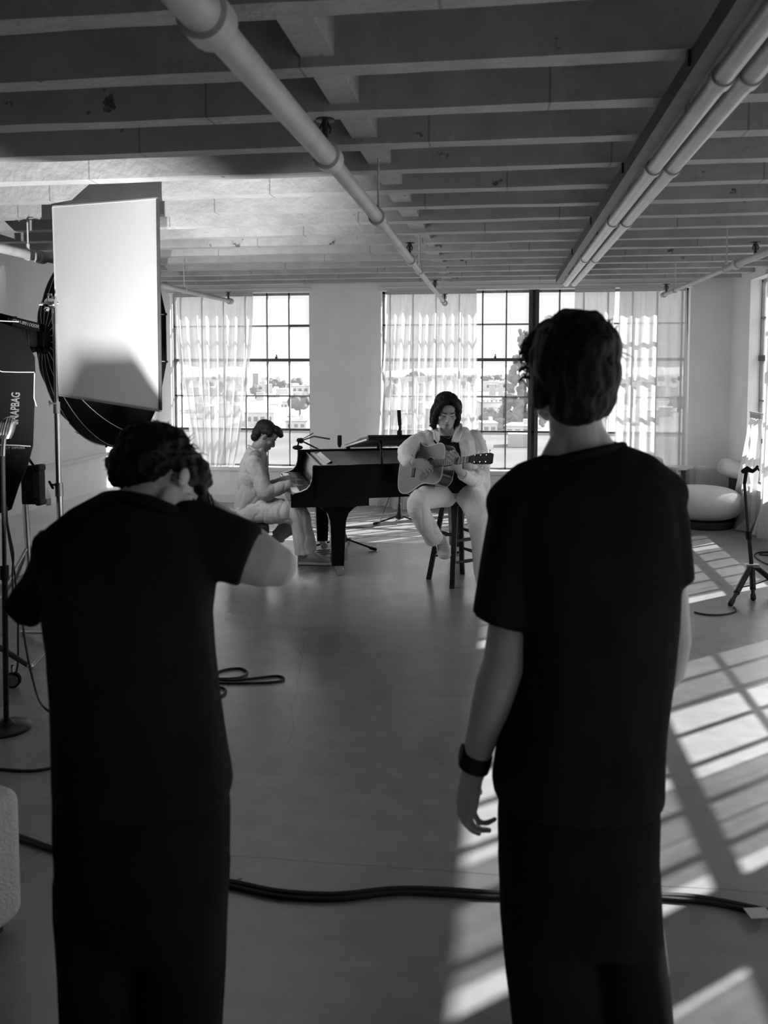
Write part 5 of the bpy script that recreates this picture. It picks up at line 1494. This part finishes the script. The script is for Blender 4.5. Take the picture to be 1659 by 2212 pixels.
# hair: centre-parted curtains to the jaw
def EG(c, r, rot=None): return xf(ell(V(c) * SG, tuple(q * SG for q in r), rot), hG)
hg = [EG((0, -.025, .055), (.090, .104, .082)), EG((0, -.06, -.01), (.086, .07, .09)), EG((0, -.06, -.08), (.078, .05, .065))]
for q in (-1, 1):
    hg.append(xf(tube(spline([V((.006 * q, .058, .118)) * SG, V((.042 * q, .074, .098)) * SG, V((.071 * q, .060, .045)) * SG, V((.082 * q, .036, -.02)) * SG, V((.083 * q, .012, -.09)) * SG, V((.076 * q, -.01, -.15)) * SG], 5), [.016, .018, .020, .021, .021, .021, .022, .022, .023, .024, .024, .024, .024, .024, .025, .026, .026, .026, .026, .025, .024, .023, .022, .020, .016, .012][:26], 14, dome=True), hG))
    hg.append(xf(tube([V((.03 * q, .02, .12)) * SG, V((.072 * q, .03, .07)) * SG, V((.086 * q, .0, .0)) * SG, V((.084 * q, -.02, -.08)) * SG, V((.074 * q, -.03, -.14)) * SG], [.03, .034, .034, .032, .02], 14, dome=True), hG))
hg.append(xf(tube([V((.074, -.02, -.11)) * SG, V((.095, -.01, -.125)) * SG, V((.112, .0, -.122)) * SG], [.018, .012, .005], 10, dome=True), hG))
def fall(r):
    q = r.choice((-1, 1)); a = r.uniform(.2, 1.0); y0 = r.uniform(-.06, .045)
    return [V((.05 * q, y0 + .02, .10)), V((.088 * q, y0 + .01, .03)), V((.098 * q, y0 - .01, -.05)), V((.092 * q + r.uniform(-.012, .012), y0 - .03, -.15 + r.uniform(-.02, .03)))]
blob('hair', M['hair'], gp, hg, .0045, 3, lambda v, n: .004 * noise.noise(V((v.x * 70, v.y * 70, v.z * 9))), strands(hG, SG, fall, 90, .0016, 21))
# dark T-shirt front
tg = [loft([ringM(a, b, y, d, r) for y, a, b, r, d in ((940, 940, 994, .06, 6.48), (955, 928, 1008, .09, 6.48), (985, 925, 1012, .12, 6.48), (1020, 930, 1018, .125, 6.5), (1048, 934, 1022, .13, 6.52), (1060, 940, 1022, .13, 6.54))])]
blob('t_shirt', M['tee'], gp, tg, .006, 4, fold(.004, 9, 2.2))
part('necklace', M['chrome'], gp, tube(spline([at(953, 925, 6.39), at(955, 938, 6.355), at(966, 947, 6.345), at(977, 941, 6.355), at(982, 928, 6.39)], 6), .0022, 6))
# jacket: two open fronts, back, sleeves and collar
jg = []
jg.append(loft([ringM(a, b, y, d, r) for y, a, b, r, d in ((925, 938, 998, .05, 6.57), (938, 912, 1026, .085, 6.57), (955, 903, 1034, .11, 6.57), (990, 908, 1038, .125, 6.58), (1030, 918, 1044, .13, 6.6), (1062, 922, 1048, .135, 6.62), (1078, 926, 1048, .13, 6.63))]))
jg.append(tube([at(922, 942, 6.5), at(926, 962, 6.43), at(931, 990, 6.40), at(932, 1015, 6.41)], [.048, .055, .045, .03], 16, dome=True))
jg.append(tube([at(1002, 936, 6.5), at(1006, 958, 6.43), at(1010, 992, 6.41), at(1016, 1030, 6.42), at(1032, 1062, 6.46), at(1040, 1078, 6.5)], [.05, .062, .064, .066, .055, .04], 16, dome=True))
jg.append(tube([at(912, 950, 6.5), at(896, 960, 6.40), at(884, 968, 6.28), ge + V((-.005, 0, 0)), at(876, 988, 6.16), at(883, 999, 6.09)], [.07, .066, .063, .066, .060, .048], 18, dome=True))
jg.append(tube([at(1026, 945, 6.52), at(1036, 975, 6.48), at(1041, 1005, 6.46), at(1040, 1026, 6.42), at(1024, 1034, 6.3), at(1007, 1029, 6.12)], [.066, .068, .066, .068, .06, .043], 18, dome=True))
jg.append(tube([at(1044, 1030, 6.48), at(1046, 1055, 6.5), at(1046, 1076, 6.52)], [.05, .045, .035], 14, dome=True))
blob('jacket', M['denim'], gp, jg, .0055, 3, crease(.009, 5.5, 5.0, (1, 1, .6)))
def slab(ptsl, th, name, m):
    vs = [p for p in ptsl]; n = len(vs); nr = (vs[1] - vs[0]).cross(vs[2] - vs[0]).normalized()
    if nr.dot(FW) > 0: nr = -nr
    a = [p + nr * th / 2 for p in vs]; b = [p - nr * th / 2 for p in vs]
    return part(name, m, gp, loft([b, a]) if False else (a + b, [tuple(range(n)), tuple(range(2 * n - 1, n - 1, -1))] + [(i, i + n, (i + 1) % n + n, (i + 1) % n) for i in range(n)]), smooth=False, bevel=.004)
slab([at(988, 912, 6.44), at(998, 916, 6.42), at(1000, 930, 6.36), at(992, 955, 6.335), at(984, 955, 6.33), at(975, 952, 6.335), at(980, 938, 6.36)], .012, 'collar', M['denim'])
slab([at(942, 922, 6.44), at(936, 930, 6.40), at(938, 948, 6.365), at(946, 958, 6.36), at(950, 950, 6.365), at(949, 935, 6.38)], .012, 'collar', M['denim'])
part('jacket_button', M['dchrome'], gp, ell(at(977, 954, 6.315), (.009, .006, .009)))
part('cuff', M['denim'], gp, loft([ring_dir(at(x, y, d), gwr - ge, r, r, FW, 20) for x, y, d, r in ((881, 996, 6.10, .049), (887, 1000, 6.075, .047), (889, 1001.5, 6.068, .041))]))
part('cuff', M['denim'], gp, loft([ring_dir(at(x, y, d), fw_ - fe, r, r, FW, 20) for x, y, d, r in ((1010, 1030, 6.14, .046), (1000, 1026, 6.07, .043), (998, 1024, 6.06, .037))]))
# trousers
pg_ = [limb([at(968, 1066, 6.6), at(940, 1069, 6.38), at(910, 1080, 6.15), at(904, 1098, 6.12), at(916, 1126, 6.17), at(928, 1146, 6.22), at(938, 1164, 6.28)], [.105, .098, .084, .083, .073, .069, .069], cut=True),
       limb([at(1008, 1068, 6.6), at(1018, 1078, 6.38), at(1030, 1104, 6.14), at(1035, 1128, 6.11), at(1039, 1165, 6.17), at(1042, 1208, 6.25), at(1046, 1256, 6.33)], [.105, .1, .09, .087, .077, .07, .068], cut=True), ell(at(988, 1064, 6.62), (.17, .13, .09))]
blob('trousers', M['denim'], gp, pg_, .0055, 3, crease(.007, 6.0, 8.0, (1, 1, .45)))
part('trouser_hem', M['denim'], gp, loft([ring_dir(at(x, y, d), at(936, 1160, 6.27) - at(914, 1118, 6.15), r, r, FW, 22) for x, y, d, r in ((926, 1140, 6.215, .066), (938, 1165, 6.28, .07), (939, 1166, 6.282, .062))]))
sh0 = at(951, 1177, 6.33)
shoe(gp, at(952, 1176, 6.40), at(962, 1208, 6.22), M['shoe'], .044, .07, sole='sole', lace='piping', up=(-fy * .6 + uz))
f2 = V((*atz(1046, 1268).xy, 0))
shoe(gp, f2 + fy * .08, f2 - fy * .18 + fr * .05, M['shoe'], .046, .072, lace='piping')

# ------------------------------------------------------------------ the pianist
pi_ = thing('person', V((bc.x, bc.y, 0)), 'person with short dark hair in a pale shirt seated playing the piano', 'person')
pf_ = PU                                        # the way he faces
pl_ = PV                                        # his left, away from the camera
facp = (pf_ * .80 - uz * .55 - pl_ * .05).normalized()
hP = frame(at(574, 942, 7.2), facp, uz * .9 + pf_ * .5)
SP = 1.0
sq = head_solids(hP, SP)
sq.append(tube([at(568, 950, 7.2), at(560, 962, 7.2), at(550, 985, 7.22)], [.056, .058, .068], 18, dome=True))
sq.append(tube([at(552, 985, 7.06), at(552, 985, 7.22), at(552, 985, 7.38)], [.05, .06, .05], 16, dome=True))
sq.append(loft([ringM(a, b, y, 7.22, r) for y, a, b, r in ((985, 528, 578, .15), (1030, 520, 578, .16), (1080, 516, 580, .15), (1112, 516, 575, .16))]))
for sd, ed, wd_, py_ in ((7.04, 6.98, 7.0, 0), (7.4, 7.46, 7.36, -12)):
    sh_, el_, wr_ = at(548, 998, sd), at(574, 1066 + py_ * .5, ed), at(630, 1048 + py_, wd_)
    sq.append(tube([sh_, sh_.lerp(el_, .5), el_], [.05, .046, .041], 16, dome=True)); sq.append(tube([el_, el_.lerp(wr_, .4), wr_], [.04, .037, .027], 16, dome=True))
    HQ = frame(wr_, (at(660, 1052 + py_, wd_ + .02) - wr_), uz + PU * .2)
    sq += hand_solids(HQ, -1 if py_ == 0 else 1, ((20, 34, 26), (18, 34, 26), (18, 34, 26), (20, 34, 26)), 1.0, thumb=(.5, .35), spread=.3)
pk1 = at(652, 1106, 6.98); pa1 = at(655, 1198, 7.0); pk2 = at(640, 1108, 7.42); pa2 = at(597, 1160, 7.5)
sq.append(tube([at(540, 1104, 7.1), at(600, 1100, 7.02), pk1], [.088, .074, .054], 16, dome=True)); sq.append(tube([pk1, at(656, 1150, 6.99), pa1], [.052, .046, .036], 16, dome=True))
sq.append(tube([at(540, 1104, 7.32), at(600, 1102, 7.38), pk2], [.088, .074, .054], 16, dome=True)); sq.append(tube([pk2, at(622, 1138, 7.46), pa2], [.052, .046, .036], 16, dome=True))
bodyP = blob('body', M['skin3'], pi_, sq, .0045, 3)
face_details(pi_, bodyP, hP, SP)
def EP(c, r): return xf(ell(V(c) * SP, r), hP)
hp = [EP((0, -.03, .055), (.084, .098, .076)), EP((0, -.072, .0), (.074, .052, .075)), EP((0, -.07, -.05), (.062, .04, .045)), EP((0, .05, .09), (.066, .06, .04)), EP((0, .095, .078), (.052, .032, .026)),
      EP((.06, -.01, .035), (.028, .055, .04)), EP((-.06, -.01, .035), (.028, .055, .04))]
blob('hair', M['hair'], pi_, hp, .0045, 3, lambda v, n: .003 * noise.noise(v * 60), strands(hP, SP, tuft1, 60, .0011, 33))
ps = [loft([ringM(a, b, y, 7.21, r) for y, a, b, r in ((968, 536, 572, .09), (982, 528, 574, .17), (1000, 521, 577, .2), (1030, 515, 580, .205), (1065, 511, 584, .2), (1095, 508, 588, .2), (1112, 508, 580, .205), (1121, 512, 572, .2))])]
for sd, ed, wd_, py_ in ((7.03, 6.97, 7.0, 0), (7.4, 7.46, 7.36, -12)):
    sh_, el_, wr_ = at(547, 1000, sd), at(573, 1065 + py_ * .5, ed), at(622, 1050 + py_, wd_)
    ps.append(limb([sh_, sh_.lerp(el_, .35), sh_.lerp(el_, .75), el_.lerp(wr_, .06), el_.lerp(wr_, .35), el_.lerp(wr_, .7), wr_], [.075, .073, .071, .069, .062, .054, .043]))
blob('shirt', M['shirt'], pi_, ps, .0055, 3, crease(.010, 5.5, 9.0, (1, 1, .5)))
part('shirt_collar', M['shirt'], pi_, tube([at(537, 962, 7.22), at(539, 964, 7.13), at(551, 972, 7.08), at(565, 981, 7.1), at(571, 988, 7.16)], [.012, .016, .018, .018, .012], 10, dome=True, flat=.5))
part('cuff', M['shirt'], pi_, loft([ring_dir(at(x, y, 7.0), wr_ - el_, r, r, FW, 20) for x, y, r in ((618, 1050, .047), (630, 1047, .044), (632, 1046.5, .038))]))
pp_ = [limb([at(536, 1106, 7.12), at(572, 1104, 7.08), at(612, 1105, 7.0), at(645, 1114, 6.98), at(652, 1140, 6.98), at(656, 1164, 6.99), at(661, 1194, 7.0)], [.11, .11, .1, .094, .088, .09, .094], cut=True),
       limb([at(536, 1108, 7.3), at(580, 1104, 7.34), at(632, 1110, 7.42), at(630, 1128, 7.45), at(615, 1145, 7.48), at(600, 1160, 7.5)], [.11, .1, .085, .08, .07, .064], cut=True)]
blob('trousers', M['slacks'], pi_, pp_, .0055, 3, crease(.011, 6.5, 12.0, (1, 1, .3)))
hl = V((*atz(646, 1219).xy, .005)); tl = V((*atz(703, 1219).xy, .005))
tl = hl + (tl - hl).normalized() * .28 - fy * .03
shoe(pi_, hl, tl, M['shoemix'], .05, .115, sole='sole', lace='piping')
tq = at(575, 1170, 7.52)
shoe(pi_, at(578, 1166, 7.52), at(606, 1172, 7.5) + V((.0, 0, -.12)), M['shoegrey'], .047, .07, up=(uz + PU * .9))
# ------------------------------------------------------------------ the city seen below the windows
ZG = -16.0
g = part('ground', M['ground'], None, box((0, 2200, ZG - .5), (4600, 4360, 1)), smooth=False); tag(g, kind='structure')
rc = random.Random(5)
ax_ = thing('building', (0, 36, ZG), 'wide grey flat roof filling the lowest panes of the far windows', 'building')
part('walls', M['concrete'], ax_, span(-60, 60, 12, 62, ZG, -3.3), smooth=False)
part('roof', M['roofg'], ax_, span(-60.3, 60.3, 11.8, 62.2, -3.3, -3.0), smooth=False)
part('parapet', M['roofw'], ax_, span(-60.3, 60.3, 61.8, 62.2, -3.0, -2.75), smooth=False)
part('rooftop_unit', M['concrete'], ax_, span(.5, 2.2, 52, 54, -3.0, -2.2), smooth=False)
def hill(px0, px1, d, h, label, seed):
    a, b = atz(px0, 800 + 17.68 * FPX / d, ZG), atz(px1, 800 + 17.68 * FPX / d, ZG)
    u = (b - a); n = 60; rows = []
    for j in range(7):
        s = j / 6
        rows.append([a + u * (i / n) + V((0, (s - .5) * 700, 0)) + V((0, 0, h * math.sin(math.pi * s) * (.5 + .5 * math.sin(math.pi * min(1, max(0, i / n)))) * (.75 + .5 * noise.noise(V((i * .14, seed, s)))))) for i in range(n + 1)])
    vs = [p for r in rows for p in r]; fs = [(j * (n + 1) + i, j * (n + 1) + i + 1, (j + 1) * (n + 1) + i + 1, (j + 1) * (n + 1) + i) for j in range(6) for i in range(n)]
    o = link_mesh('hill', vs, fs, M['hill'], None, True, loc=(a + b) / 2)
    tag(o, label, 'hill')
hill(200, 900, 2500, 40, 'low pale ridge on the horizon seen in the left far window', 1.0)
hill(800, 1700, 3600, 48, 'low pale ridge on the horizon seen beside the standing man', 4.0)


def building(px0, px1, pyb, h, dep, label, roof='roofw', m='concrete', yaw=0.0, group=None, wins=0, pitched=False, para=True):
    a, b = atz(px0, pyb, ZG), atz(px1, pyb, ZG)
    w = (b - a).length; c = (a + b) / 2
    t = thing('building', c, label, 'building', group)
    R = Matrix.Rotation(yaw + math.atan2((b - a).y, (b - a).x), 3, 'Z')
    cc = c + R @ V((0, dep / 2, 0))
    part('walls', M[m], t, box(cc + V((0, 0, h / 2)), (w, dep, h), R), smooth=False)
    if pitched:
        rg = [[cc + R @ V((x, -dep / 2 - .4, h)), cc + R @ V((x, 0, h + w * .0 + dep * .22)), cc + R @ V((x, dep / 2 + .4, h)), cc + R @ V((x, 0, h - .05))] for x in (-w / 2 - .4, w / 2 + .4)]
        part('roof', M[roof], t, loft(rg), smooth=False)
    else:
        part('roof', M[roof], t, box(cc + V((0, 0, h + .15)), (w + .5, dep + .5, .3), R), smooth=False)
        if wins: part('rooftop_unit', M['concrete'], t, box(cc + R @ V((w * .2, 0, h + .9)), (min(3, w * .2), min(3, dep * .3), 1.4), R), smooth=False)
    for i in range(wins):
        x = (i + .5) / wins - .5
        part('window', M['cityglass'], t, box(cc + R @ V((x * w * .92, -dep / 2 - .03, h * .55)), (w / wins * .55, .12, min(2.2, h * .35)), R), smooth=False)
    return t


def tree(px, pyb, h, w, label, group=None, tall=False, seed=0):
    c = atz(px, pyb, ZG)
    t = thing('tree', c, label, 'tree', group)
    r = random.Random(seed)
    part('trunk', M['trunk'], t, tube([c, c + V((0, 0, h * .45))], [w * .05, w * .035], 8))
    ss = []
    for k in range(170 if tall else 16):
        z = h * (r.uniform(.06, .97) if tall else r.uniform(.3, .86))
        sp = w * .5 * ((1.0 - .85 * z / h) if tall else (.75 - .5 * abs(z / h - .55)))
        rr = w * ((.04 + .045 * r.random()) if tall else (.09 + .07 * r.random())) * ((1.25 - .75 * z / h) if tall else 1.45)
        a_ = r.uniform(0, 6.28); q_ = sp * math.sqrt(r.random())
        ss.append(ell(c + V((q_ * math.cos(a_), q_ * math.sin(a_), z)), (rr, rr, rr * (1.25 if tall else .85)), None, 12, 8))
    blob('crown', M['leaf'], t, ss, w * (.02 if tall else .045), 0 if tall else 1, lambda v, n: w * (.05 if tall else .07) * noise.noise(v * ((14 if tall else 4.5) / w)))
    return t


# the ones that show best, through the bare panes of the left window
building(528, 592, 921, 4.2, 34, 'long white flat-roofed warehouse in the bare panes of the left window', wins=4)
building(581, 601, 906, 5.5, 9, 'narrow grey house with a dark roof in the middle bare panes of the left window', 'roofd', pitched=True, wins=2)
building(604, 622, 893, 5, 12, 'white gabled house just left of the round dark tree', 'roofw', pitched=True, wins=2)
building(617, 662, 930, 2.6, 12, 'low white walled yard building in the right bare panes of the left window', 'roofd', wins=3)
tree(648, 899, 8.5, 9.5, 'round dark tree in the right bare panes of the left window', seed=3)
building(546, 558, 834, 14, 10, 'small dark tower block on the skyline of the left window', 'roofd', 'roofd')
building(566, 573, 848, 9, 9, 'small bright white block below the skyline of the left window', m='roofw')
building(596, 622, 858, 5, 30, 'long pale shed halfway up the left window view', 'roofw')
building(628, 668, 852, 6, 26, 'broad grey depot halfway up the right panes of the left window', 'roofd', wins=3)
for k, (px, pb, h, w) in enumerate(((553, 862, 9, 11), (590, 838, 9, 14), (640, 832, 8, 16), (612, 843, 9, 10), (660, 880, 7, 8))):
    tree(px, pb, h, w, ('small street tree below the tower block in the left window', 'soft clump of trees under the left window skyline', 'wide far clump of trees in the right panes of the left window',
                        'far tree left of the broad grey depot', 'little tree behind the round dark one in the left window')[k], seed=20 + k)
# and beside the standing man
sg_b = building(1040, 1086, 908, 6.2, 18, 'grey building carrying the big rooftop letters, beside the standing man', 'roofd', wins=4)
building(1076, 1140, 912, 3.6, 22, 'low building with a broad white roof right of the rooftop letters', 'roofw', wins=3, yaw=.15)
building(1090, 1146, 944, 2.8, 13, 'nearest low white roof at the foot of the bare panes beside the standing man', 'roofw', yaw=-.3, wins=3)
building(1042, 1074, 939, 3.0, 10, 'small pale shed at the lower left of the bare panes beside the standing man', 'roofw', wins=2)
building(1048, 1092, 846, 8, 20, 'long pale block of flats in the bare panes beside the standing man', 'roofw', wins=5)
building(1080, 1087, 856, 9, 8, 'slim bright white house front in the bare panes beside the standing man', m='roofw')
building(1100, 1112, 850, 8, 12, 'pale house left of the tall tree beside the standing man', 'roofd', pitched=True)
tree(1132, 925, 31, 17, 'tall feathery tree rising beside the standing man\'s head', tall=True, seed=9)
for k, (px, pb, h, w) in enumerate(((1052, 828, 9, 22), (1074, 824, 10, 24), (1102, 830, 12, 16), (1052, 926, 5, 6), (1064, 915, 5.5, 6), (1082, 930, 3.6, 5), (1128, 902, 8, 7))):
    tree(px, pb, h, w, ('far tree clump at the upper left of the bare panes beside the standing man', 'far tree clump in the middle of the bare panes beside the standing man', 'bushy far tree left of the tall feathery one',
                        'small bush by the pale shed beside the standing man', 'tree in front of the building with rooftop letters', 'small round bush before the broad white roof', 'dark street tree at the foot of the tall feathery one')[k], seed=40 + k)
sgn = thing('rooftop_sign', atz(1080, 889, ZG + 6.4), 'row of big dark letters standing on a roof beside the standing man', 'sign')
fsg = V((FW.x, FW.y, 0)).normalized()
for ch, px in (('V', 1049), ('N', 1067), ('B', 1083), ('F', 1097), ('L', 1115)):
    dd = (atz(1062, 908, ZG) - CAM).dot(FW) + 2
    p = at(px, 872.5, dd)
    Mx = Matrix((V((fsg.y, -fsg.x, 0)), uz, -fsg)).transposed().to_4x4(); Mx.translation = p
    part('letter', M['signletter'], sgn, letters(ch, 3.3, .12, Mx, 1.0, .05), smooth=False)
pA, pB = at(1042, 880, dd), at(1122, 880, dd)
part('sign_rail', M['darksteel'], sgn, tube([pA, pB], .12, 6), smooth=False)
for x in (1042, 1062, 1084, 1104, 1122):
    p = at(x, 880, dd); part('sign_post', M['darksteel'], sgn, tube([p, V((p.x, p.y, ZG + 3.7))], .1, 6), smooth=False)
# the rest of the town, mostly veiled by the curtains
USED = []
for o_ in list(COL.objects):
    if o_.name.split('.')[0] in ('building', 'tree') and o_.parent is None:
        wd_2 = [c_.bound_box for c_ in o_.children]
        m_ = max((max(abs(p[0]), abs(p[1])) for bb_ in wd_2 for p in bb_), default=6)
        USED.append((V((o_.location.x, o_.location.y, ZG)), m_))
ZN = (('behind the sheer curtain of the left far window', 372, 538), ('behind the sheer curtain at the guitarist', 832, 1034), ('behind the dense right curtain', 1335, 1484), ('in the left window between the curtain and the pier', 545, 664), ('beside the standing man', 1044, 1140))
for zi, (zn, xa, xb) in enumerate(ZN):
    for (dn, ya, yb, h, wpx, n) in (('far small', 812, 828, 7, (4, 10), 7), ('middle-distance', 834, 866, 6, (8, 18), 6), ('nearer low', 880, 930, 4.5, (16, 34), 4)):
        if zi >= 3 and dn == 'nearer low': continue
        for k in range(n if zi != 2 else n - 2):
            for _ in range(60):
                w_ = rc.uniform(*wpx); x = rc.uniform(xa, xb - w_); yb_ = rc.uniform(ya, yb); dp_ = rc.uniform(8, 16)
                a_, b_ = atz(x, yb_, ZG), atz(x + w_, yb_, ZG); c_ = (a_ + b_) / 2 + V((0, dp_ / 2, 0)); rad_ = math.hypot((b_ - a_).length, dp_) / 2
                if all((c_ - q).length > rad_ + rq + 1 for q, rq in USED): break
            else: continue
            USED.append((c_, rad_))
            building(x, x + w_, yb_, h * rc.uniform(.7, 1.3), dp_, '%s building %s' % (dn, zn), rc.choice(('roofw', 'roofw', 'roofd')), rc.choice(('concrete', 'roofw')), rc.uniform(-.3, .3), '%s buildings %s' % (dn, zn))
    if zi < 3:
        for k in range(6):
            for _ in range(60):
                pb = rc.uniform(820, 900); tx = rc.uniform(xa, xb); c_ = atz(tx, pb, ZG)
                if all((c_ - q).length > 8 + rq for q, rq in USED): break
            else: continue
            USED.append((c_, 7))
            tree(tx, pb, rc.uniform(6, 9), rc.uniform(7, 11), 'rounded town tree ' + zn, 'town trees ' + zn, seed=100 + zi * 10 + k)
